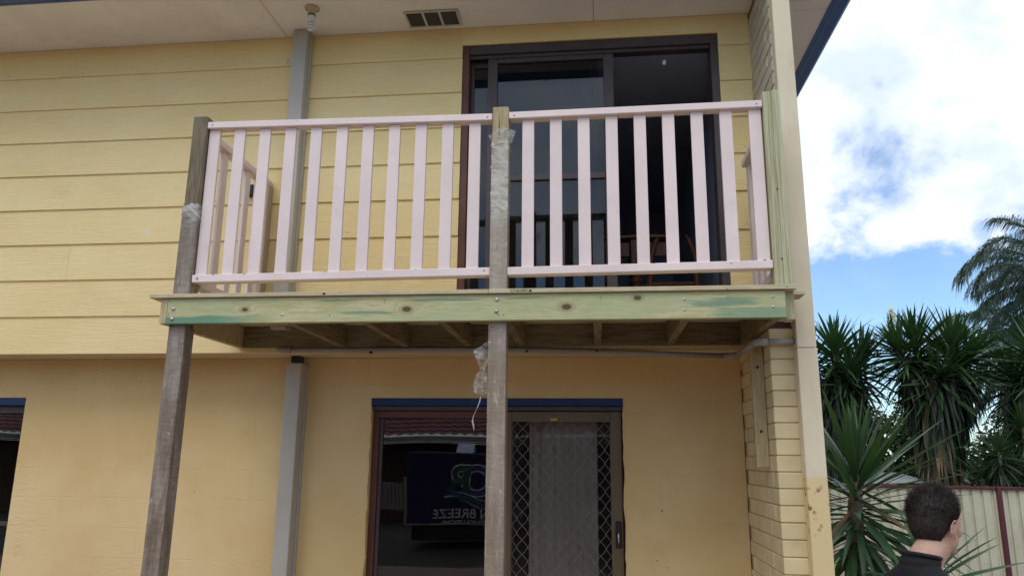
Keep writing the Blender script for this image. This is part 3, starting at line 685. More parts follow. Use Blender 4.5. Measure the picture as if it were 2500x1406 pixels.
for x, z in ((.888, 2.512), (.886, 2.460), (.448, 2.505), (.446, 2.449), (-1.697, 2.448)):
    s_ = mobj('screw', WASH, bal, (x, YF-.0003, z), (R(90), 0, 0)); mobj('screw_head', HOLE, s_, (x, YF-.0018, z), (R(90), 0, 0))
for x, z in ((-1.43, 2.44), (-1.20, 2.49), (-2.35, 2.53), (-2.352, 2.455), (-.487, 2.432), (-.515, 2.432), (.66, 2.55), (.955, 2.60)): mobj('nail_hole', HOLE, bal, (x, YF-.0002 if z < 2.545 else -.9955, z if z < 2.56 else 2.557), (R(90), 0, 0))
for x in (-1.463, -.345): mobj('knot', lathe_me([(.009, 0), (.007, .0006)], MSCREW, 10), bal, (x, -.9952, 2.556), (R(90), 0, 0)).scale = (1, .75, 1)
def text_me(body, size, mat, extrude=0.0005, mirror=False, offset=0.0):
    cu = bpy.data.curves.new('t', 'FONT'); cu.body = body; cu.size = size; cu.extrude = extrude; cu.align_x = 'CENTER'; cu.align_y = 'CENTER'; cu.offset = offset
    ob = bpy.data.objects.new('t', cu); COL.objects.link(ob); dg = bpy.context.evaluated_depsgraph_get(); dg.update()
    me = bpy.data.meshes.new_from_object(ob.evaluated_get(dg)); COL.objects.unlink(ob); bpy.data.objects.remove(ob); bpy.data.curves.remove(cu)
    me.materials.clear(); me.materials.append(mat); return me
MINK = paint('black_stamp_ink', (0.05, 0.04, 0.03), .8, .1)
mobj('grade_stamp', text_me('/CY 66 4497/', .017, MINK), bal, (-.405, -.9960, 2.557), (R(90), 0, 0)); 
for x, t in ((-1.13, '2 4 0'), (.02, 'H 3'), (.665, '3 5')): mobj('faint_stamp', text_me(t, .011, paint('faded_ink', (0.20, 0.20, 0.12), .9)), bal, (x, YF-.0006, 2.515), (R(90), R(90), 0))

# railing panels
def panel(name, p0, p1, q0, q1, depth_dir, xs, label):
    """p0-p1 top rail centre line, q0-q1 bottom rail, pickets at the given fractions"""
    e = empty(name, ((Vector(q0)+Vector(q1))/2), parent=bal); e['label'] = label
    bar('top_rail', p0, p1, .068, .040, MPINK, e, .003); bar('bottom_rail', q0, q1, .068, .044, MPINK, e, .003)
    P0, P1, Q0, Q1 = map(Vector, (p0, p1, q0, q1)); d = (P1-P0)
    for t in xs:
        a = Q0.lerp(Q1, t)+Vector((0, 0, .0222)); b = P0.lerp(P1, t)-Vector((0, 0, .0202)); h = b.z-a.z
        w = (.066, .019) if abs(d.x) > abs(d.y) else (.019, .066)
        mobj('picket', box_me(w[0], w[1], round(h, 3), MPINK, .0015), e, (a.x, a.y, (a.z+b.z)/2))
    return e
yr = -.893
L0, L1 = -2.268, -.571
e1 = panel('front_railing_left', (L0, yr, 3.600), (L1, yr, 3.581), (L0, yr, 2.669), (L1, yr, 2.682), None, [(-2.264+.033+.1558*k-L0)/(L1-L0) for k in range(11)], 'left front railing panel with eleven pickets')
L0, L1 = -.477, .911
e2 = panel('front_railing_right', (L0, yr, 3.585), (L1, yr, 3.595), (L0, yr, 2.681), (L1, yr, 2.694), None, [(-.402+.033+.1552*k-L0)/(L1-L0) for k in range(9)], 'right front railing panel with nine pickets')
xs_ = [.19, .345, .50, .655, .81]
Y0, Y1 = -.838, -.022
e3 = panel('side_railing', (-2.293, Y0, 3.560), (-2.293, Y1, 3.560), (-2.293, Y0, 2.655), (-2.293, Y1, 2.655), None, [(y-Y0)/(Y1-Y0) for y in (-.803, -.647, -.489, -.335, -.18)], 'left side railing running back to the wall')
Y1 = -.215
e4 = panel('side_railing', (.956, Y0, 3.522), (.956, Y1, 3.522), (.956, Y0, 2.655), (.956, Y1, 2.655), None, [(y-Y0)/(Y1-Y0) for y in (-.73, -.575, -.42, -.265)], 'right side railing running back beside the wing wall')
box('wall_post', -2.320, -2.252, -.094, -.023, ZD1+.001, 3.538, MPOSTW, bal)
for x, z, e in ((L0+.03, 3.582, e2), (L1-.03, 3.592, e2), (-2.238, 3.598, e1), (-.60, 3.578, e1), (-2.235, 2.672, e1), (-.602, 2.686, e1)):
    mobj('screw_hole', lathe_me([(.0042, 0), (.0042, .0004)], MSCREW, 8), e, (x, yr-.0342, z), (R(90), 0, 0))
for x, z in ((.957, 3.10), (.955, 2.72)): mobj('screw_hole', HOLE, bal, (x, -.9345, z), (R(90), 0, 0)).scale = (1.6, 1.6, 1)

# bare chips and old nail holes on the pink paint
CHIP = me_from([(-.009, 0, -.001), (-.002, 0, -.003), (.008, 0, -.0012), (.010, 0, .0015), (.001, 0, .003), (-.007, 0, .002)], [(0, 1, 2, 3, 4, 5)], paint('bare_timber_chip', (0.16, 0.09, 0.07), .8, .2))
for x, z, s_, e in ((-2.235, 2.664, 1.0, e1), (-2.14, 2.688, .7, e1), (-1.96, 2.690, .8, e1), (-1.49, 2.694, .6, e1), (-.98, 2.699, .5, e1), (-1.25, 2.664, .4, e1), (-.30, 2.704, .5, e2), (.30, 2.709, .6, e2), (.70, 2.700, .8, e2), (.87, 2.716, .9, e2), (-1.72, 3.606, .5, e1), (.11, 3.604, .4, e2)):
    mobj('paint_chip', CHIP, e, (x, yr-.0343, z), (0, rn.uniform(-.3, .3), 0)).scale = (s_, 1, s_)

# plastic wrapping on the posts
def wrap(name, x0, x1, yc, z0, z1, mat, label, dense, lean=0.0, top_rag=.01):
    """a thin film pulled round a square post; creases are real"""
    hx = (x1-x0)/2+.0025; hy = .045+.0025; V, F = [], []
    per = [(-hx, -hy), (-hx*.5, -hy), (0, -hy), (hx*.5, -hy), (hx, -hy), (hx, -hy*.3), (hx, hy*.4), (hx, hy), (0, hy), (-hx, hy), (-hx, hy*.4), (-hx, -hy*.3)]
    pr = []
    for i in range(len(per)):
        a, b = per[i], per[(i+1) % len(per)]
        for t in (0, .25, .5, .75): pr.append((a[0]+(b[0]-a[0])*t, a[1]+(b[1]-a[1])*t))
    N = len(pr); nz = int((z1-z0)/.0065)
    for k in range(nz+1):
        z = z0+(z1-z0)*k/nz
        for i, (px, py) in enumerate(pr):
            s = i/N*6.283; zz = z
            if k > nz-3: zz += top_rag*noise.noise(Vector((math.cos(s)*2, math.sin(s)*2, x0)))*3
            cr = noise.noise(Vector((px*9, py*9, (zz+px*.9)*55+x0)))*.7+noise.noise(Vector((px*25, py*25, (zz-px*.5)*120)))*.3
            amt = dense(zz)
            r = 1+(max(0, cr)*amt)/hx
            V.append((px*r+lean*(z-z0), py*r, zz))
    for k in range(nz):
        for i in range(N):
            j = (i+1) % N; F.append((k*N+i, k*N+j, (k+1)*N+j, (k+1)*N+i))
    xc = (x0+x1)/2
    o = mobj(name, me_from([(v[0], v[1], v[2]-z0) for v in V], F, mat, True), None, (xc, yc, z0)); tag(o, label, 'plastic wrap', 'plastic wrapping left on the balcony posts'); return o
def dC(z): return .0085 if 3.02 < z < 3.42 else (.0016 if z > 2.60 else .0009)
def dL(z): return .009 if z > 3.02 else (.0016 if z > 2.6 else .0009)
wrap('plastic_wrap', -.569, -.479, -.885, 2.575, 3.425, MFILMC, 'crinkled clear plastic wrapped round the middle post above the deck', dC)
wrap('plastic_wrap', -.570, -.480, -.885, .30, 2.398, MFILMC2, 'pale plastic wrapped round the middle post below the deck', dC)
wrap('plastic_wrap', -2.3635, -2.2735, -.885, 2.575, 3.105, MFILML, 'dusty grey plastic wrapped round the left post above the deck', dL, .0044)
wrap('plastic_wrap', -2.3735, -2.2835, -.885, .30, 2.398, MFILML, 'dusty grey plastic wrapped round the left post below the deck', dL, .0044)
def sheet(name, outline, y, mat, label, amp=.01, n=14, seed=0):
    """crumpled piece of film: outline as left and right edges from top to bottom"""
    V, F = [], []
    for k in range(n*3+1):
        t = k/(n*3)*(len(outline)-1); i = min(int(t), len(outline)-2); f = t-i
        l = Vector(outline[i][0]).lerp(Vector(outline[i+1][0]), f); r = Vector(outline[i][1]).lerp(Vector(outline[i+1][1]), f)
        for j in range(n+1):
            p = l.lerp(r, j/n); w = (r-l).length
            d = amp*noise.noise(Vector((p.x*38+seed, p.y*16, seed)))*1.7+amp*.6*noise.noise(Vector((p.x*110, p.y*60+seed, 2)))
            V.append((p.x+d*.15, y+d, p.y+d*.12))
    for k in range(n*3):
        for j in range(n): a = k*(n+1)+j; F.append((a, a+1, a+n+2, a+n+1))
    o = Vector((outline[0][0][0], y, outline[0][0][1]))
    ob = mobj(name, me_from([Vector(v)-o for v in V], F, mat, True), None, o); tag(ob, label, 'plastic'); return ob
MF2 = film_mat('torn_clear_film', (0.60, 0.62, 0.61), .30, .16)
sheet('torn_plastic', [((-.515, 3.512), (-.512, 3.511)), ((-.590, 3.462), (-.434, 3.484)), ((-.566, 3.415), (-.457, 3.412))], -.938, MF2, 'flared torn skirt of clear plastic near the top of the middle post', .010)
tp = sheet('torn_plastic', [((-.541, 2.314), (-.539, 2.313)), ((-.600, 2.285), (-.560, 2.27)), ((-.650, 2.254), (-.563, 2.235)), ((-.628, 2.19), (-.570, 2.20)), ((-.612, 2.145), (-.585, 2.16)),
      ((-.640, 2.12), (-.578, 2.135)), ((-.648, 2.07), (-.572, 2.09)), ((-.636, 2.035), (-.568, 2.04)), ((-.612, 2.018), (-.575, 2.030))], -.925, MF2, 'crumpled torn plastic hanging off the middle post under the deck', .022, 16, 5)
V, F = [], []
pth = [(-.608, 2.01), (-.613, 1.985), (-.628, 1.945), (-.643, 1.91), (-.648, 1.885), (-.643, 1.862), (-.640, 1.835)]; wd = [.004, .007, .004, .0035, .007, .008, .002]
for i, ((x, z), w) in enumerate(zip(pth, wd)):
    V += [(x-w/2, .006*math.sin(i*1.3), z), (x+w/2, .006*math.cos(i), z+.002)]
    if i: k = 2*i; F.append((k-2, k-1, k+1, k))
mobj('plastic_tail', me_from([(a+.541, b+.925-.925, c-2.314) for a, b, c in V], F, film_mat('film_tail', (0.6, 0.6, 0.6), .7), True), tp, (-.541, -.925, 2.314))

# ------------------------------------------------------------ furniture in the upper room
tb = empty('side_table', (.30, 1.05, 2.576), 'orange brown wooden table with turned legs inside the open upper door', 'table')
box('tabletop', .03, .62, .96, 1.50, 3.405, 3.428, MWOODT, tb, .004); box('apron', .11, .265, 1.02, 1.04, 3.27, 3.385, MWOODT, tb); box('apron', .345, .60, 1.02, 1.04, 3.27, 3.385, MWOODT, tb)
LEG = lathe_me([(.020, 0), (.026, .03), (.030, .10), (.036, .30), (.038, .41), (.034, .45), (.030, .465), (.052, .48), (.055, .495), (.050, .51), (.028, .525), (.030, .56), (.036, .58)], MWOODT, 18)
for x in (.312, .05):
    for y in (1.03, 1.42): l_ = mobj('leg', LEG, tb, (x, y, 2.577)); box('leg_block', x-.038, x+.038, y-.038, y+.038, 3.158, 3.40, MWOODT, l_)
pp = box('paper_stack', .24, .50, 1.0, 1.2, 3.4295, 3.44, paint('white_paper', (0.6, 0.6, 0.62)), None, .001); tag(pp, 'white papers lying on the table inside the upper door', 'paper')
ch = empty('chair_back', (.46, 1.0, 2.58), 'curved brown chair back just visible beside the table in the upper room', 'chair')
tube('back_post', [(.40, .98, 2.58), (.41, .98, 2.95), (.43, .98, 3.25), (.47, .985, 3.38), (.50, .99, 3.43)], [.02, .02, .022, .022, .012], MWOODT, ch, 10)
tube('back_post', [(.78, .98, 2.58), (.78, .98, 2.95), (.77, .98, 3.25), (.73, .985, 3.38), (.70, .99, 3.43)], [.02, .02, .022, .022, .012], MWOODT, ch, 10)
box('seat', .38, .80, .98, 1.38, 3.02, 3.05, MWOODT, ch, .01)

# ------------------------------------------------------------ fence and shed
MFEN = paint('cream_steel_fence_sheet', (0.60, 0.57, 0.44), .45, .07, (0.30, 0.26, 0.19), .38, .05, world=True)
MMAR = paint('maroon_fence_trim', (0.115, 0.022, 0.034), .4, .1)
fence = empty('fence', (5.43, 6.56, 0), 'cream ribbed steel fence with maroon rails and posts behind the yuccas', 'fence')
A = Vector((1.25, 7.53, 0)); U = Vector((1, -.233, 0)).normalized(); NRM = Vector((U.y, -U.x, 0))
Hf = 1.385
def fp(t, off=0.0, z=0.0): return A+U*t+NRM*off+Vector((0, 0, z))
t0 = (Vector((5.43, 6.56, 0))-A).dot(U); posts = [t0+2.37*k for k in range(-2, 4)]
posts = [p for p in posts if p > -.7]
PR = [(0, 0), (.040, 0), (.052, -.026), (.070, -.026), (.082, 0), (.1295, 0)]
def fence_panel(ta, tb_):
    V, F = [], []; x = 0; L = tb_-ta; P = []
    while x < L:
        for a, b in PR[:-1]:
            if x+a < L: P.append((x+a, b))
        x += .1295
    P.append((L, 0))
    for a, b in P: V += [tuple(fp(ta+a, b, .05)-fp(ta)), tuple(fp(ta+a, b, Hf-.01)-fp(ta))]
    for i in range(len(P)-1): F.append((2*i, 2*i+2, 2*i+3, 2*i+1))
    return mobj('fence_panel', me_from(V, F, MFEN), fence, fp(ta))
for a, b in zip(posts, posts[1:]):
    fence_panel(a+.03, b-.03)
    bar('top_rail', fp(a+.031, .012, Hf-.018), fp(b-.031, .012, Hf-.018), .055, .036, MMAR, fence, .005); bar('bottom_rail', fp(a+.031, .012, .03), fp(b-.031, .012, .03), .055, .036, MMAR, fence, .005)
for a in posts: bar('fence_post', fp(a, .014, 0), fp(a, .014, Hf+.004), .058, .060, MMAR, fence, .005)
shed = empty('garden_shed', (5.0, 9.5, 0), 'low grey metal shed roof showing just above the fence', 'shed')
MSH = paint('weathered_shed_metal', (0.42, 0.44, 0.45), .5, .1)
box('shed_wall', 4.35, 5.45, 9.05, 10.4, 0, 1.30, MSH, shed); sr = mobj('shed_roof', me_from([(-.7, -.6, 0), (.65, -.6, .03), (.65, .9, .16), (-.7, .9, .13), (-.7, -.6, .02), (.65, -.6, .05), (.65, .9, .18), (-.7, .9, .15)], [(0, 1, 2, 3)[::-1], (4, 5, 6, 7), (0, 1, 5, 4), (1, 2, 6, 5), (2, 3, 7, 6), (3, 0, 4, 7)], MSH), shed, (4.9, 9.6, 1.335))

# ------------------------------------------------------------ plants
def leaf_mat(name, a, b, rough=.42, spec=.5, trans=.12):
    g = G(name); oi = g.n('ShaderNodeObjectInfo'); v = g.coords(False, True)
    n = g.noise(v, 2.2, 3, .6); n2 = g.noise(v, 14, 2, .5)
    f = g.math('ADD', g.math('MULTIPLY', g.ramp(n, .3, .7), .55), g.math('ADD', g.math('MULTIPLY', oi.outputs['Random'], .3), g.math('MULTIPLY', n2, .2)))
    c = g.mix(f, a, b); g.pbr(c, rough, None, 0, spec)
    if trans:
        tl = g.n('ShaderNodeBsdfTranslucent'); g.put(tl.inputs[0], g.mix(1, c, (1.1, 1.4, .5), 'MULTIPLY')); mx = g.n('ShaderNodeMixShader'); mx.inputs[0].default_value = trans
        g.l(g.p.outputs[0], mx.inputs[1]); g.l(tl.outputs[0], mx.inputs[2]); g.l(mx.outputs[0], g.out.inputs[0])
    return g.m
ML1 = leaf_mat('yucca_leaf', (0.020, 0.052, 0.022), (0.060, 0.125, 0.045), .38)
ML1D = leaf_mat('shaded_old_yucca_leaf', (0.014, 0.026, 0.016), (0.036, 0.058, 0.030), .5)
ML2 = leaf_mat('near_yucca_leaf', (0.022, 0.060, 0.027), (0.066, 0.145, 0.058), .36, .5, .15)
MDEAD = leaf_mat('dry_hanging_leaf', (0.10, 0.065, 0.040), (0.30, 0.215, 0.13), .8, .2, 0)
MPALM = leaf_mat('palm_leaflet', (0.055, 0.085, 0.080), (0.13, 0.175, 0.155), .4, .5, .18)
MSHRUB = leaf_mat('shrub_leaf', (0.022, 0.045, 0.016), (0.085, 0.125, 0.035), .5)
MBARK = paint('grey_bark', (0.17, 0.14, 0.11), .9, .2, (0.08, 0.06, 0.05), .6, .8, 30, (1, 1, 3))
MFLOW = paint('cream_yucca_flower', (0.70, 0.68, 0.50), .7, .1)
def leaf_pts(L, w, droop, fold=.28, nseg=6, twist=0.0):
    """sword leaf along +X, bending down; left, mid, right per station"""
    out = []
    prof = [.55, .85, 1.0, .95, .75, .45, .06]
    ang = 0.0; x = z = 0.0
    for i in range(nseg+1):
        t = i/nseg; ww = w*.5*prof[min(6, round(t*6))]
        s, c = math.sin(ang), math.cos(ang); tw = twist*t
        out.append(((x, ww*math.cos(tw), z+ww*fold+ww*math.sin(tw)), (x, 0, z), (x, -ww*math.cos(tw), z+ww*fold-ww*math.sin(tw))))
        ang -= droop/nseg*(0.4+1.2*t); x += L/nseg*math.cos(ang); z += L/nseg*math.sin(ang)
    return out
def leaf_me(L, w, droop, mat, twist=0):
    P = leaf_pts(L, w, droop, twist=twist); V = [q for r in P for q in r]; F = []
    for i in range(len(P)-1):
        k = 3*i; F += [(k, k+1, k+4, k+3), (k+1, k+2, k+5, k+4)]
    return me_from(V, F, mat, True, 'leaf')
def leaf_frame(d, roll=0.0):
    d = d.normalized(); up = Vector((0, 0, 1)); z = up-d*up.dot(d)
    if z.length < .05: z = d.orthogonal()
    z.normalize(); y = z.cross(d); Mx = Matrix((d, y, z)).transposed()
    return Mx @ Matrix.Rotation(roll, 3, 'X')
LM = {}
def yucca(name, label, base, heads, maxn, mat_young, mat_old, trunk_r=.09, skirts=(), flowers=(), seed=0, group=None, dead_frac=.0, cat='yucca', w=.062):
    rng = random.Random(seed); root = empty(name, base, label, cat, group); B = Vector(base)
    keys = []
    for m in (mat_young, mat_old, MDEAD):
        if m.name not in LM: LM[m.name] = [leaf_me(1.0, .085, dr, m, tw) for dr, tw in ((.05, 0), (.25, .2), (.5, -.2), (.9, .3), (.15, -.4))]
    count = 0; mass_v, mass_f = {}, {}
    def put(c, d, L, mat, dr):
        nonlocal count
        ms = LM[mat.name]; me = ms[dr]; Mx = leaf_frame(d, rng.uniform(-.5, .5)); wd = w*rng.uniform(.8, 1.15)/.085
        if count < maxn:
            o = bpy.data.objects.new('leaf', me); COL.objects.link(o); o.parent = root; o.location = c-B
            o.rotation_euler = Mx.to_euler(); o.scale = (L, wd, wd); WL[o.name] = c; count += 1
        else:
            V = mass_v.setdefault(mat.name, []); F = mass_f.setdefault(mat.name, []); b = len(V)
            for v in me.vertices: V.append(c-B+Mx @ Vector((v.co.x*L, v.co.y*wd, v.co.z*wd)))
            for p in me.polygons: F.append(tuple(b+i for i in p.vertices))
    for (hc, hd, L, n, lo) in heads:
        hc = Vector(hc); hd = Vector(hd).normalized()
        top = tube('branch', [hc-hd*L*1.0*lo-Vector((0, 0, .25)), hc-hd*L*.45, hc-hd*.05], [trunk_r*.75, trunk_r*.62, trunk_r*.35], MBARK, root, 8)
        for i in range(n):
            t = (i+.5)/n; pol = (t**.75)*R(150)*lo+R(6); az = i*2.39996+rng.uniform(-.25, .25)
            a = hd.orthogonal().normalized(); b = hd.cross(a)
            d = hd*math.cos(pol)+(a*math.cos(az)+b*math.sin(az))*math.sin(pol)
            d.z -= .10*t
            c = hc-hd*(t*L*.75*lo)+d*.03
            ll = L*rng.uniform(.78, 1.05)*(.62+.38*min(1, t*4))
            dr = 0 if pol < .7 else (rng.choice([0, 1, 4]) if pol < 1.4 else rng.choice([1, 2, 3]))
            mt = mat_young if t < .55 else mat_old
            if rng.random() < dead_frac and t > .8: mt = MDEAD
            put(c, d, ll, mt, dr)
    for (p0, p1, r, n, L, fr) in skirts:      # hanging leaves along the trunk
        p0, p1 = Vector(p0), Vector(p1)
        for i in range(n):
            t = rng.random(); c = p0.lerp(p1, t); az = rng.uniform(0, 6.283); rr = r*(1-.45*t)
            out = Vector((math.cos(az), math.sin(az), 0)); sp = rng.uniform(.05, .38)*(1-.6*t)
            d = out*sp+Vector((0, 0, -1))
            mt = MDEAD if rng.random() < fr*(.3+t) else mat_old
            put(c+out*rr*rng.uniform(.35, 1), d, L*rng.uniform(.7, 1.1), mt, rng.choice([0, 4]))
    for k in mass_v:
        mobj('leaf_mass', me_from(mass_v[k], mass_f[k], bpy.data.materials[k], True), root, B, kind='stuff')
    for fc in flowers:
        fc = Vector(fc); st_ = tube('flower_stalk', [fc-Vector((0, 0, .45)), fc+Vector((0, 0, .35))], [.018, .008], MFLOW, root, 6)
        V, F = [], []
        for i in range(150):
            t = rng.random(); az = rng.uniform(0, 6.28); rr = .14*(1-t)*rng.uniform(.4, 1)+.02; c = Vector((rr*math.cos(az), rr*math.sin(az), -.25+.50*t)); s = rng.uniform(.012, .024)
            b = len(V); V += [c+Vector((s, 0, 0)), c+Vector((-s*.5, s*.87, 0)), c+Vector((-s*.5, -s*.87, 0)), c+Vector((0, 0, s*1.3)), c-Vector((0, 0, s*1.3))]
            F += [(b, b+1, b+3), (b+1, b+2, b+3), (b+2, b, b+3), (b+1, b, b+4), (b+2, b+1, b+4), (b, b+2, b+4)]
        mobj('flower_cluster', me_from(V, F, MFLOW), root, fc, kind='stuff')
    return root
# trees beyond the fence
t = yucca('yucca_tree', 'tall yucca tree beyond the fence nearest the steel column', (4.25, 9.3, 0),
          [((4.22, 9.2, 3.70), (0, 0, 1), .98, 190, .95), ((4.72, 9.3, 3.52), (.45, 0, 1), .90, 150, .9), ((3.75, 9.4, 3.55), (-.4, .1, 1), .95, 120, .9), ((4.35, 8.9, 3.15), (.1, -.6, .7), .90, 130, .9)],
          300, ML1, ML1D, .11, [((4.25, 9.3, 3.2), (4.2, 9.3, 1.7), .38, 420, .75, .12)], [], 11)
tube('trunk', [(4.3, 9.3, 0), (4.22, 9.3, 1.5), (4.25, 9.3, 2.9)], [.20, .14, .11], MBARK, t, 10)
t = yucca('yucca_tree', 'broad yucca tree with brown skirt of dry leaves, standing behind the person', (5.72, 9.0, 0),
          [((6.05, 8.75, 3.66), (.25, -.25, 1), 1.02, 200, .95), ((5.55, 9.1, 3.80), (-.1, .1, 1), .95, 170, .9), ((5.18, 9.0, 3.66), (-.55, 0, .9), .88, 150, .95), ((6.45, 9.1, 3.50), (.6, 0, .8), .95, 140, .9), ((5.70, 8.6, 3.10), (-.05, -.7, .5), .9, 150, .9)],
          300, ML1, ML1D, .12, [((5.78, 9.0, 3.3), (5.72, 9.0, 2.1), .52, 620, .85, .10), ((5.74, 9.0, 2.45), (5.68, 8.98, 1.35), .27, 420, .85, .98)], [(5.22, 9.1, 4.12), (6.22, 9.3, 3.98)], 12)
tube('trunk', [(5.70, 9.0, 0), (5.68, 9.0, 1.5), (5.75, 9.0, 2.9)], [.24, .17, .13], MBARK, t, 10)
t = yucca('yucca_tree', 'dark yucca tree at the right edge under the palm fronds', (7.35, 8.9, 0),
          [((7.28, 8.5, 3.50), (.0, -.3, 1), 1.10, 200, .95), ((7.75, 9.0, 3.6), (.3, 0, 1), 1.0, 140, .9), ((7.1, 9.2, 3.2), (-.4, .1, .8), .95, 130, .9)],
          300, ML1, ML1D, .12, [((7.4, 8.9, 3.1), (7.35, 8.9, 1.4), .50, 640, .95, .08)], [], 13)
tube('trunk', [(7.4, 8.9, 0), (7.35, 8.9, 1.5), (7.4, 8.9, 2.9)], [.24, .17, .13], MBARK, t, 10)
# the near yucca in front of the fence
NB = (1.80, 1.2, 0)
t = yucca('young_yucca', 'slender young yucca with long green leaves between column and person', NB,
          [((1.905, 1.2, 1.64), (.05, -.03, 1), .90, 108, .80)], 290, ML2, ML2, .07, [], [], 21, w=.047)
tube('trunk', [(1.78, 1.2, 0), (1.81, 1.2, .8), (1.86, 1.2, 1.25), (1.90, 1.2, 1.60)], [.075, .062, .058, .04], MBARK, t, 12)
rng = random.Random(5)
for i in range(112):                                     # drooping leaves down the stem
    tt = rng.random(); z = 1.52-tt*1.15; c = Vector((1.79+.08*(z/1.6), 1.2, z)); az = rng.uniform(0, 6.283); el_ = R(rng.uniform(-28, 8)-tt*32)
    d = Vector((math.cos(az)*math.cos(el_), math.sin(az)*math.cos(el_), math.sin(el_)))
    me = LM[ML2.name if rng.random() > .08 else MDEAD.name][rng.choice([1, 2, 4, 1])]
    o = bpy.data.objects.new('leaf', me); COL.objects.link(o); o.parent = t; o.location = c-Vector(NB); o.rotation_euler = leaf_frame(d, rng.uniform(-.6, .6)).to_euler(); s_ = rng.uniform(.60, .92); o.scale = (s_, .42, .42)
t = yucca('young_yucca', 'low young yucca spreading right of the person before the fence', (2.22, .8, 0),
          [((2.23, .8, 1.02), (.10, -.05, 1), .56, 70, .85)], 290, ML2, ML2, .05, [], [], 22, w=.048)
tube('trunk', [(2.2, .8, 0), (2.23, .8, 1.0)], [.05, .04], MBARK, t, 10)
# small spiky plants behind the fence at the right
for i, (x, y, z, L, lab) in enumerate([(6.25, 8.1, 1.95, .55, 'small spiky plant behind the fence, right of the brown leaf skirt'), (6.75, 8.3, 2.35, .62, 'taller small spiky plant in the gap between the two right yucca trees'), (7.1, 7.9, 1.75, .55, 'low spiky plant behind the fence post at the right'), (6.0, 8.2, 1.55, .5, 'lowest spiky plant beside the dry leaf skirt')]):
    t = yucca('spiky_plant', lab, (x, y, 0), [((x, y, z), (rng.uniform(-.15, .15), -.1, 1), L, 90, .9), ((x+.15, y+.1, z-.35), (.3, -.1, 1), L*.9, 60, .9)], 150, ML1, ML1D, .04, [], [], 40+i, w=.04, cat='plant')
    tube('trunk', [(x, y, 0), (x, y, z-.1)], [.045, .03], MBARK, t, 8)

def shrub(name, label, base, blobs, n, leaf, mat, seed, cat='shrub', trunk_top=None):
    rng = random.Random(seed); B = Vector(base); root = empty(name, base, label, cat)
    V, F = [], []
    for i in range(n):
        c, r = rng.choice(blobs); c = Vector(c)
        d = Vector((rng.gauss(0, 1), rng.gauss(0, 1), rng.gauss(0, 1))).normalized(); rr = rng.random()**.45
        p = c+Vector((d.x*r[0], d.y*r[1], d.z*r[2]))*rr
        if noise.noise(p*3.1+Vector((seed, 0, 0))) < -.12: continue
        a = (d+Vector((rng.uniform(-1, 1), rng.uniform(-1, 1), rng.uniform(-.4, 1)))*.9).normalized(); t1 = a.orthogonal().normalized(); t1 = Matrix.Rotation(rng.uniform(0, 6.28), 3, a) @ t1; t2 = a.cross(t1)
        s = leaf*rng.uniform(.7, 1.3); q = p-B; b = len(V)
        V += [q-t1*s, q+t2*s*.45, q+t1*s, q-t2*s*.45]; F.append((b, b+1, b+2, b+3))
    mobj('crown', me_from(V, F, mat), root, B, kind='stuff')
    tt = Vector(trunk_top) if trunk_top else Vector(blobs[0][0])
    tube('trunk', [B, B.lerp(tt, .5)+Vector((.05, 0, 0)), tt], [.09, .06, .02], MBARK, root, 8)
    for c, r in blobs[1:]:
        tube('branch', [B.lerp(tt, .5), Vector(c)], [.04, .012], MBARK, root, 6)
shrub('leafy_tree', 'small broad leaved tree filling the gap left of the brown leaf skirt', (6.2, 11.2, 0), [((6.0, 11.2, 2.35), (.75, .6, .6)), ((5.75, 11.2, 1.75), (.8, .6, .6)), ((6.5, 11.3, 1.9), (.7, .6, .7)), ((5.4, 11.0, 2.2), (.4, .4, .55))], 9000, .055, MSHRUB, 3, 'tree')
shrub('leafy_tree', 'dense dark green bushy tree behind the fence at far right', (8.2, 10.6, 0), [((8.0, 10.6, 2.0), (.9, .7, .9)), ((8.9, 10.6, 2.3), (.9, .7, 1.1)), ((7.35, 10.6, 1.6), (.7, .6, .7)), ((8.4, 10.7, 3.1), (.7, .6, .8))], 12000, .06, MSHRUB, 4, 'tree')
shrub('leafy_tree', 'dark bushy tree showing low behind the yucca next to the column', (4.6, 11.6, 0), [((4.4, 11.6, 1.7), (.9, .7, .8)), ((3.4, 11.6, 1.9), (.9, .7, .9)), ((5.2, 11.6, 1.5), (.6, .5, .5))], 9000, .06, MSHRUB, 6, 'tree')

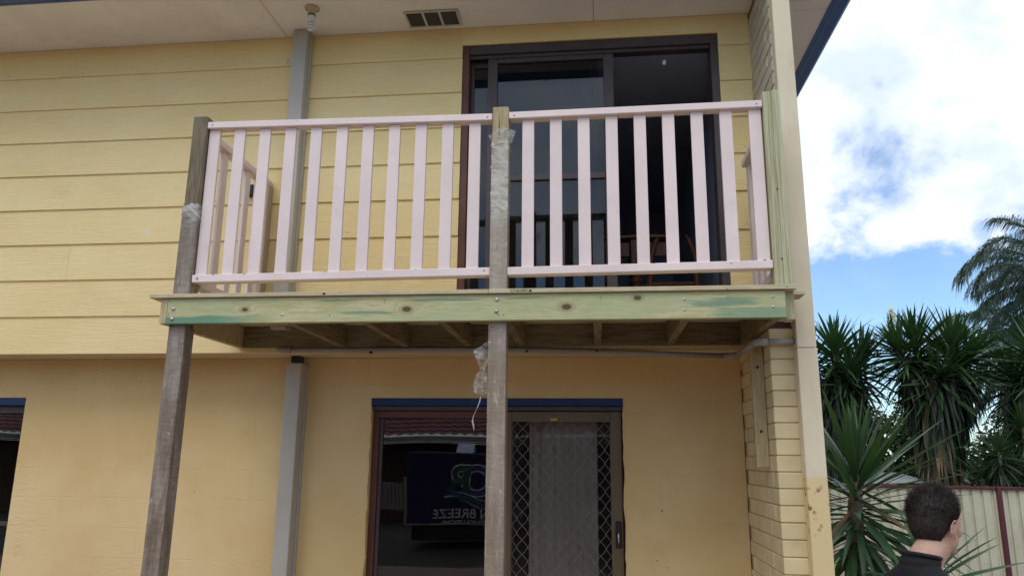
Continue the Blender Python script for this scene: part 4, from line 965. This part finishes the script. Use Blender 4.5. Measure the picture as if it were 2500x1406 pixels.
# feathery palm
palm = empty('palm_tree', (10.2, 13.0, 0), 'tall feathery palm at the right edge with arching grey green fronds', 'palm')
tube('trunk', [(10.2, 13, 0), (10.3, 13, 3), (10.35, 13, 5.45)], [.26, .2, .17], MBARK, palm, 12)
def frond(c, az, el, L, curve, seed):
    rng = random.Random(seed); V, F = [], []; n = 58; pts = []
    p = Vector((0, 0, 0)); e = el
    for i in range(n+1):
        pts.append((p.copy(), e)); d = Vector((math.cos(az)*math.cos(e), math.sin(az)*math.cos(e), math.sin(e))); p += d*L/n; e -= curve/n*(.5+i/n)
    side = Vector((-math.sin(az), math.cos(az), 0))
    for i, (q, e) in enumerate(pts):                       # rachis
        d = Vector((math.cos(az)*math.cos(e), math.sin(az)*math.cos(e), math.sin(e))); up = side.cross(d); w = .022*(1-i/n)+.003
        V += [q+side*w, q-up*w, q-side*w, q+up*w]
        if i:
            k = 4*i
            for j in range(4): F.append((k-4+j, k-4+(j+1) % 4, k+(j+1) % 4, k+j))
    for i, (q, e) in enumerate(pts):
        if i < 5: continue
        t = i/n; d = Vector((math.cos(az)*math.cos(e), math.sin(az)*math.cos(e), math.sin(e))); up = side.cross(d)*-1
        if up.z < 0: up = -up
        ll = .62*math.sin(min(1, t*1.25+.15)*math.pi*.62)*(1.1-t*.55)
        for s in (-1, 1):
            for r_ in range(3):
                dd = (side*s*rng.uniform(.55, 1)+d*rng.uniform(.45, .95)+up*rng.uniform(-.25, .55)).normalized(); l = ll*rng.uniform(.75, 1.1); w = .010
                a = q; m_ = q+dd*l*.5; tip = q+dd*l*.92+Vector((0, 0, -l*rng.uniform(.35, .8))); sd_ = dd.cross(Vector((0, 0, 1))).normalized() if abs(dd.z) < .95 else side
                nn = (d*.6+Vector((0, 0, .5))).normalized()
                b = len(V); V += [a+nn*w*.4, a-nn*w*.4, m_+nn*w, m_-nn*w, tip]; F += [(b, b+1, b+3, b+2), (b+2, b+3, b+4)]
    return mobj('frond', me_from([tuple(v) for v in V], F, MPALM), palm, c)
CP = Vector((10.35, 13.0, 5.50))
fr = [(178, 70, 2.75, 2.75), (186, 52, 2.15, 2.1), (172, 34, 1.75, 1.5), (196, 78, 2.6, 2.5), (163, 64, 2.5, 2.3), (205, 40, 2.0, 1.8), (183, 12, 1.65, 1.0), (168, -8, 1.6, .8), (190, -25, 1.7, .7), (178, -45, 1.8, .4), (240, 50, 2.5, 2.0), (120, 55, 2.5, 2.0), (280, 45, 2.6, 1.9), (320, 50, 2.6, 1.9), (0, 45, 2.7, 1.9), (40, 50, 2.6, 1.9), (80, 45, 2.6, 1.9), (200, 88, 2.5, 1.9), (90, 80, 2.5, 1.8), (150, 20, 1.8, 1.4), (215, 5, 1.8, 1.0)]
for i, (az, e, L, cv) in enumerate(fr): frond(CP+Vector((0, 0, .0)), R(az), R(e), L, cv, 100+i)
CP2 = Vector((9.55, 12.6, 4.15))
palm2 = palm; palm = empty('palm_tree', (9.6, 12.6, 0), 'shorter feathery palm whose fronds fill the gap behind the yuccas at right', 'palm')
tube('trunk', [(9.6, 12.6, 0), (9.58, 12.6, 2), (9.55, 12.6, 4.1)], [.2, .16, .13], MBARK, palm, 12)
for i, (az, e, L, cv) in enumerate([(180, 48, 2.3, 1.5), (195, 20, 2.2, 1.3), (170, 5, 2.2, 1.0), (160, 35, 2.2, 1.4), (210, 50, 2.1, 1.4), (185, -20, 2.2, .7), (200, -40, 2.0, .5), (165, -35, 2.1, .5), (90, 40, 2.2, 1.4), (0, 40, 2.2, 1.4), (270, 30, 2.1, 1.4), (230, 5, 2.1, 1), (180, -60, 2.1, .2), (150, -10, 2.1, .8)]): frond(CP2, R(az), R(e), L, cv, 200+i)

# ------------------------------------------------------------ the person
def blob(bm, c, r, rot=None, seg=20):
    m = Matrix.Translation(Vector(c)) @ ((rot or Matrix.Identity(3)).to_4x4()) @ Matrix.Diagonal((r[0], r[1], r[2], 1))
    bmesh.ops.create_uvsphere(bm, u_segments=seg, v_segments=max(8, seg//2+2), radius=1, matrix=m)
def limb(bm, pts, rad, seg=14):
    tube_bm(bm, pts, rad, seg)
    for p, r in zip(pts, rad): blob(bm, p, (r, r, r), seg=12)
def fuse(bm, voxel, smooth, mat, name):
    me = bpy.data.meshes.new(name); bmesh.ops.recalc_face_normals(bm, faces=bm.faces); bm.to_mesh(me); bm.free()
    o = bpy.data.objects.new('tmp', me); COL.objects.link(o)
    m = o.modifiers.new('r', 'REMESH'); m.mode = 'VOXEL'; m.voxel_size = voxel; m.use_smooth_shade = True
    if smooth: s = o.modifiers.new('s', 'SMOOTH'); s.factor = .5; s.iterations = smooth
    dg = bpy.context.evaluated_depsgraph_get(); dg.update(); out = bpy.data.meshes.new_from_object(o.evaluated_get(dg)); COL.objects.unlink(o); bpy.data.objects.remove(o)
    out.materials.clear(); out.materials.append(mat)
    for p in out.polygons: p.use_smooth = True
    return out
g = G('skin'); v = g.coords(False)
nn = g.noise(v, 14, 6, .7); c = g.mix(g.ramp(nn, .3, .7), (0.46, 0.27, 0.205), (0.55, 0.345, 0.27)); g.pbr(c, .55, g.bump(g.noise(v, 160, 3, .6), .15, .001), 0, .35)
g.p.inputs['Subsurface Weight'].default_value = .12; g.p.inputs['Subsurface Radius'].default_value = (.012, .005, .003); g.p.inputs['Subsurface Scale'].default_value = .5
MSKIN = g.m
g = G('dark_brown_hair'); v = g.coords(False); c = g.mix(g.ramp(g.noise(v, 90, 5, .7), .35, .65), (0.010, 0.007, 0.006), (0.036, 0.023, 0.017)); g.pbr(c, .55, g.bump(g.noise(v, 260, 3, .7), .6, .002), 0, .4); MHAIR = g.m
MTEE = paint('black_cotton', (0.009, 0.009, 0.012), .85, .1, bump=.15, bscale=120); MPANT = paint('charcoal_work_trousers', (0.035, 0.035, 0.04), .85, .1); MSHOE = paint('brown_leather_boot', (0.09, 0.05, 0.03), .6, .1)
YAWP = R(58)                                   # turned to the right of straight away from the camera
PB = Vector((1.108, -1.93, -.014))
Rp = Matrix.Rotation(-YAWP, 3, 'Z')            # local: +Y faces where the person faces, +X is their right
PR_ = empty('person', PB, 'man with short dark hair and black t-shirt, turned away beside the yucca', 'person'); PR_.scale = (.95, .95, 1.0)
bm = bmesh.new()
HC = Vector((0, .105, 1.500))                  # head centre, pushed forward of the shoulders
TR = Matrix.Rotation(R(-6), 3, 'X')
def H(x, y, z): return HC+TR @ Vector((x, y, z))
blob(bm, H(0, -.012, .030), (.0725, .088, .082), TR); blob(bm, H(0, -.030, .002), (.067, .070, .070), TR); blob(bm, H(0, .030, .008), (.066, .062, .080), TR)
blob(bm, H(0, .035, -.045), (.054, .050, .050), TR); blob(bm, H(0, .058, -.082), (.032, .028, .022), TR); blob(bm, H(0, .020, -.060), (.058, .045, .038), TR)
blob(bm, H(.046, .012, -.052), (.014, .036, .028), TR); blob(bm, H(-.046, .012, -.052), (.014, .036, .028), TR)
blob(bm, H(.036, .058, -.022), (.022, .022, .018), TR); blob(bm, H(-.036, .058, -.022), (.022, .022, .018), TR)
blob(bm, H(0, .078, .028), (.050, .012, .012), TR)
tube_bm(bm, [H(0, .082, .018), H(0, .094, -.006), H(0, .104, -.026)], [.008, .010, .013], 10); blob(bm, H(.011, .092, -.028), (.009, .011, .008), TR); blob(bm, H(-.011, .092, -.028), (.009, .011, .008), TR)
blob(bm, H(0, .084, -.052), (.022, .010, .006), TR); blob(bm, H(0, .082, -.061), (.019, .010, .007), TR)
# neck, spine, torso
limb(bm, [Vector((0, -.005, 1.335)), Vector((0, .025, 1.385)), H(0, -.012, -.070), H(0, -.010, -.03)], [.066, .058, .056, .056], 18)
limb(bm, [Vector((.0, -.01, 1.34)), Vector((.10, -.012, 1.285))], [.050, .042]); limb(bm, [Vector((.0, -.01, 1.34)), Vector((-.10, -.012, 1.285))], [.050, .042])
SH = 1.245
blob(bm, (0, 0, 1.20), (.165, .105, .14)); blob(bm, (0, .01, 1.06), (.148, .10, .16)); blob(bm, (0, .0, .92), (.145, .105, .12)); blob(bm, (0, -.015, .84), (.155, .115, .10))
for s in (-1, 1):
    blob(bm, (s*.165, -.005, SH-.01), (.058, .056, .058))
    limb(bm, [Vector((s*.172, -.005, SH-.02)), Vector((s*.205, -.015, 1.14)), Vector((s*.215, -.02, 1.02)), Vector((s*.215, .02, .90)), Vector((s*.205, .06, .79))], [.050, .045, .038, .036, .026])
    W = Vector((s*.203, .065, .765)); blob(bm, W+Vector((0, .012, -.035)), (.018, .036, .045))
    for k, (dy, ln) in enumerate(((.042, .070), (.018, .078), (-.004, .074), (-.026, .060))):
        b0 = W+Vector((0, dy, -.070)); limb(bm, [b0, b0+Vector((-s*.006, .003, -ln*.45)), b0+Vector((-s*.018, .006, -ln*.78)), b0+Vector((-s*.030, .008, -ln))], [.0088, .0082, .0076, .0066], 8)
    b0 = W+Vector((0, .040, -.020)); limb(bm, [b0, b0+Vector((-s*.012, .026, -.026)), b0+Vector((-s*.020, .032, -.052))], [.011, .0098, .008], 8)
    limb(bm, [Vector((s*.088, -.01, .84)), Vector((s*.095, .0, .62)), Vector((s*.10, .005, .44)), Vector((s*.102, -.012, .25)), Vector((s*.104, -.02, .09))], [.088, .072, .052, .050, .036])
    limb(bm, [Vector((s*.104, -.03, .05)), Vector((s*.110, .06, .035)), Vector((s*.114, .13, .028))], [.035, .032, .026])
# ears
for s in (-1, 1):
    pts = []
    for i in range(11):
        a = R(-60+i*27); pts.append(H(s*(.079+.006*math.sin(a)), -.010-.019*math.cos(a)*(1 if math.cos(a) > 0 else .55), -.012+.030*math.sin(a)))
    tube_bm(bm, pts, .0042, 8); blob(bm, H(s*.0745, -.008, -.014), (.006, .014, .023), TR); blob(bm, H(s*.0755, -.002, -.040), (.005, .007, .009), TR)
body = fuse(bm, .0046, 3, MSKIN, 'body')
# turn about the vertical
for v_ in body.vertices: v_.co = Rp @ v_.co
mobj('body', body, PR_, PB)
def child(me, name):
    for v_ in me.vertices: v_.co = Rp @ v_.co
    return mobj(name, me, PR_, PB)
for s in (-1, 1):
    bm = bmesh.new(); blob(bm, H(s*.031, .070, .006), (.012, .012, .012)); child(me_from_bm(bm, paint('eye_white', (.7, .7, .68), .2), True), 'eye')
# shirt
bm = bmesh.new(); e_ = .012
limb(bm, [Vector((.0, -.014, 1.332)), Vector((.11, -.014, 1.275))], [.070, .058]); limb(bm, [Vector((.0, -.014, 1.332)), Vector((-.11, -.014, 1.275))], [.070, .058])
blob(bm, (0, -.006, 1.378), (.073, .068, .034)); blob(bm, (0, 0, 1.20), (.177, .120, .155)); blob(bm, (0, .0, 1.06), (.165, .118, .17)); blob(bm, (0, .0, .92), (.163, .122, .13)); blob(bm, (0, -.012, .84), (.172, .130, .055))
for s in (-1, 1):
    blob(bm, (s*.165, -.005, SH-.01), (.070, .067, .070)); limb(bm, [Vector((s*.172, -.005, SH-.02)), Vector((s*.208, -.015, 1.12)), Vector((s*.212, -.018, 1.085))], [.064, .060, .064])
child(fuse(bm, .0065, 4, MTEE, 'tee'), 't_shirt')
pts = [(.068*math.cos(a), .000+.062*math.sin(a), 1.398+.012*-math.sin(a)) for a in [i*2*math.pi/32 for i in range(33)]]
bm = bmesh.new(); tube_bm(bm, pts, .0065, 8, False); child(me_from_bm(bm, MTEE, True), 'collar')
bm = bmesh.new(); blob(bm, (0, -.012, .84), (.166, .126, .10))
for s in (-1, 1): limb(bm, [Vector((s*.088, -.01, .82)), Vector((s*.095, .0, .62)), Vector((s*.10, .003, .44)), Vector((s*.102, -.012, .25)), Vector((s*.104, -.02, .12))], [.098, .084, .070, .066, .060])
child(fuse(bm, .009, 4, MPANT, 'trousers'), 'trousers')
for s in (-1, 1):
    bm = bmesh.new(); limb(bm, [Vector((s*.104, -.035, .055)), Vector((s*.110, .06, .046)), Vector((s*.114, .140, .040))], [.046, .044, .036]); limb(bm, [Vector((s*.104, -.022, .05)), Vector((s*.104, -.02, .17))], [.046, .048])
    blob(bm, (s*.110, .05, .014), (.048, .13, .014)); child(fuse(bm, .008, 3, MSHOE, 'boot'), 'boot')
# hair: a cap that follows the skull down to the hairline, plus thousands of short strands
def hairline(x, y):                             # lowest hair height (head space) at a direction round the head
    a = math.atan2(abs(x), -y)                  # 0 at the nape, pi at the forehead
    a = math.degrees(a)
    P = [(0, -.083), (25, -.078), (45, -.060), (62, -.030), (78, -.002), (95, .012), (110, .022), (135, .062), (180, .072)]
    for (a0, z0), (a1, z1) in zip(P, P[1:]):
        if a <= a1: return z0+(z1-z0)*(a-a0)/(a1-a0)
    return .07
def skull(th, ph):                              # th round, ph up
    d = Vector((math.cos(ph)*math.sin(th), -math.cos(ph)*math.cos(th), math.sin(ph)))
    best = 0
    for c0, r in (((0, -.012, .030), (.0725, .088, .082)), ((0, -.030, .002), (.067, .070, .070)), ((0, .030, .008), (.066, .062, .080)), ((0, -.018, -.07), (.055, .050, .05))):
        o = -Vector(c0); o = Vector((o.x/r[0], o.y/r[1], o.z/r[2])); q = Vector((d.x/r[0], d.y/r[1], d.z/r[2]))
        A_ = q.dot(q); B_ = 2*o.dot(q); C_ = o.dot(o)-1; D_ = B_*B_-4*A_*C_
        if D_ > 0: best = max(best, (-B_+math.sqrt(D_))/(2*A_))
    return d, best
V, F = [], []; nu, nv = 72, 44; keep = {}
for j in range(nv+1):
    for i in range(nu):
        th = 2*math.pi*i/nu; ph = R(-52+142*j/nv); d, r = skull(th, ph); p = d*r
        hl = hairline(p.x, p.y); up = max(0, min(1, (p.z-hl)/.045)); th_ = .0015+.0135*up*(.55+.75*max(0, d.z))
        th_ *= 1+.25*noise.noise(d*9)
        keep[len(V)] = p.z > hl-.004+.004*noise.noise(p*120); V.append(H(*(d*(r+th_))))
for j in range(nv):
    for i in range(nu):
        q = (j*nu+i, j*nu+(i+1) % nu, (j+1)*nu+(i+1) % nu, (j+1)*nu+i)
        if sum(keep[k] for k in q) >= 3: F.append(q)
hc = child(me_from(V, F, MHAIR, True), 'hair')
rng = random.Random(9); V, F = [], []
for i in range(30000):
    th = rng.uniform(0, 2*math.pi); ph = math.asin(rng.uniform(-.80, 1)); d, r = skull(th, ph); p = d*r
    hl = hairline(p.x, p.y); up = (p.z-hl)/.045
    if up < -.05+.15*rng.random(): continue
    up = min(1, up); th_ = .0010+.0125*up*(.55+.75*max(0, d.z)); base = d*(r+th_*.5)
    L = (.003+.010*up*(.5+1.1*max(0, d.z+.1)))*rng.uniform(.7, 1.35)
    if d.z > .35: L *= 1.5+.5*max(0, p.y*10)
    comb = Vector((.25*rng.gauss(0, 1), .55*max(0, d.z)+.3*rng.gauss(0, 1), -.55*(1-max(0, d.z))+.15*rng.gauss(0, 1)))
    dr = (d*(.65+.4*max(0, d.z))+comb).normalized(); s = dr.orthogonal().normalized()*.00075
    b = len(V); V += [H(*(base-s)), H(*(base+s)), H(*(base+dr*L+d*.001))]; F.append((b, b+1, b+2))
sm = child(me_from(V, F, MHAIR), 'hair_strands'); sm['kind'] = 'stuff'

# ------------------------------------------------------------ across the yard, behind the photographer: what the glass mirrors
nh = empty('neighbour_house', (-3, -20, 0), 'low brick house with maroon tiled roof mirrored in the lower glass door', 'house')
MBRK = paint('dark_brown_brickwork', (0.12, 0.055, 0.04), .85, .2, world=True, bump=.6, bscale=12)
MTILE = paint('maroon_roof_tile', (0.24, 0.075, 0.070), .6, .15, (0.08, 0.04, 0.04), .4)
MCRM = paint('cream_gutter', (0.36, 0.27, 0.24), .5, .05)
box('wall', -26, 6, -24, -16.2, 0, 2.10, MBRK, nh, 0); box('eave_lining', -26.5, 6.5, -16.19, -15.30, 2.11, 2.13, paint('dark_eave', (0.2, 0.15, 0.14)), nh, 0)
box('gutter', -26.6, 6.6, -15.29, -15.16, 2.14, 2.28, MCRM, nh, .01)
V, F = [], []; nxx = 660; rows = 17
for r in range(rows):
    for e_ in (0, 1):
        s0 = .33*(r+e_); y = -15.25-s0*math.cos(R(23)); zz = 2.30+s0*math.sin(R(23))+(0.0 if e_ else .035)
        for i in range(nxx+1):
            x = -26.6+33.2*i/nxx; V.append((x+3, y+20, zz+.022*math.sin(x*6.283/.30)))
    b = (2*r)*(nxx+1)
    for i in range(nxx): F.append((b+i, b+i+1, b+nxx+1+i+1, b+nxx+1+i))
    if r: 
        c0 = (2*r-1)*(nxx+1)
        for i in range(nxx): F.append((c0+i, c0+i+1, b+i+1, b+i))
mobj('roof_tiles', me_from(V, F, MTILE), nh, (-3, -20, 0), kind='stuff')
van = empty('trailer_van', (-1.5, -9.9, 0), 'dark blue box trailer with company sign, mirrored in the lower glass door', 'trailer')
MVAN = paint('navy_blue_van_paint', (0.012, 0.016, 0.075), .3, .05)
box('body', -3.72, .9, -10.9, -9.20, .42, 1.80, MVAN, van, .03); box('chassis', -3.6, .8, -10.8, -9.25, .16, .415, MDARK, van, .01); box('side_trim', -3.70, .88, -9.199, -9.18, .44, .47, MSTEEL, van)
for x in (-1.9, -1.05):
    for y in (-9.32, -10.78): w_ = mobj('wheel', lathe_me([(.30, -.09), (.32, -.06), (.32, .06), (.30, .09), (.2, .095)], MDARK, 24), van, (x, y, .32), (R(90), 0, 0)); mobj('rim', lathe_me([(.18, -.10), (.19, .10), (.05, .11)], MSTEEL, 20), w_, (x, y, .32), (R(90), 0, 0))
MWH = paint('sign_white', (0.75, 0.75, 0.72)); MGR = paint('sign_green', (0.03, 0.12, 0.07)); MBL = paint('sign_blue', (0.03, 0.09, 0.22))
yb = -9.198
ROTB = (R(90), 0, R(180))
def sign(body, size, mat, x, z, dy, off=0.0, nm='lettering'): return mobj(nm, text_me(body, size, mat, .001, offset=off), van, (x, yb+dy, z), ROTB)
sign('OCEAN BREEZE', .245, MWH, -2.32, .635, .002, .003)
sign('PROPERTY SOLUTIONS', .115, MWH, -2.40, .475, .004, .002)
sign('O', .80, MWH, -2.36, 1.24, .002, .038, 'sign_outline'); sign('B', .80, MWH, -2.70, 1.24, .002, .038, 'sign_outline')
sign('O', .80, MBL, -2.36, 1.24, .006, .012); sign('B', .80, MGR, -2.70, 1.24, .010, .012)
def swoosh(nm, mat, dz, th, dy):
    V, F = [], []; n = 30
    for i in range(n+1):
        t_ = i/n; x = -3.0+1.25*t_; z = .98-.10*math.sin(t_*math.pi)+.07*math.sin(t_*6.283*1.1)+dz; w_ = th*math.sin(math.pi*min(1, t_+.02))**.7+.004
        V += [(x+2.4, 0, z-w_-.9), (x+2.4, 0, z+w_-.9)]
        if i: k = 2*i; F.append((k-2, k-1, k+1, k))
    mobj(nm, me_from(V, F, mat), van, (-2.4, yb+dy, .9))
swoosh('swoosh_outline', MWH, 0, .085, .012); swoosh('swoosh', MBL, .022, .045, .014); swoosh('swoosh', MGR, -.04, .028, .016)
hb = mobj('roof_hatch', me_from([(-.18, 0, 0), (.18, 0, 0), (.18, -.4, .02), (-.18, -.4, .02), (-.18, -.32, .2), (.18, -.32, .2)], [(0, 1, 5, 4), (1, 2, 5), (0, 4, 3), (2, 3, 4, 5)], paint('pale_blue_hatch', (0.35, 0.42, 0.6), .3)), van, (-2.7, -9.6, 1.80))
gt = empty('yard_gate', (-5.6, -14.6, .2), 'short cream ribbed gate by the neighbour wall, mirrored in the lower glass door', 'gate')
for i in range(9): box('gate_slat', -6.05+.1*i, -5.97+.1*i, -14.62, -14.58, .35, 1.05, MCRM, gt)
box('gate_post', -5.14, -5.05, -14.64, -14.56, 0, 1.2, MCRM, gt); box('gate_post', -6.2, -6.11, -14.64, -14.56, 0, 1.15, MCRM, gt); box('gate_rail', -6.10, -5.15, -14.575, -14.55, .36, .41, MCRM, gt)
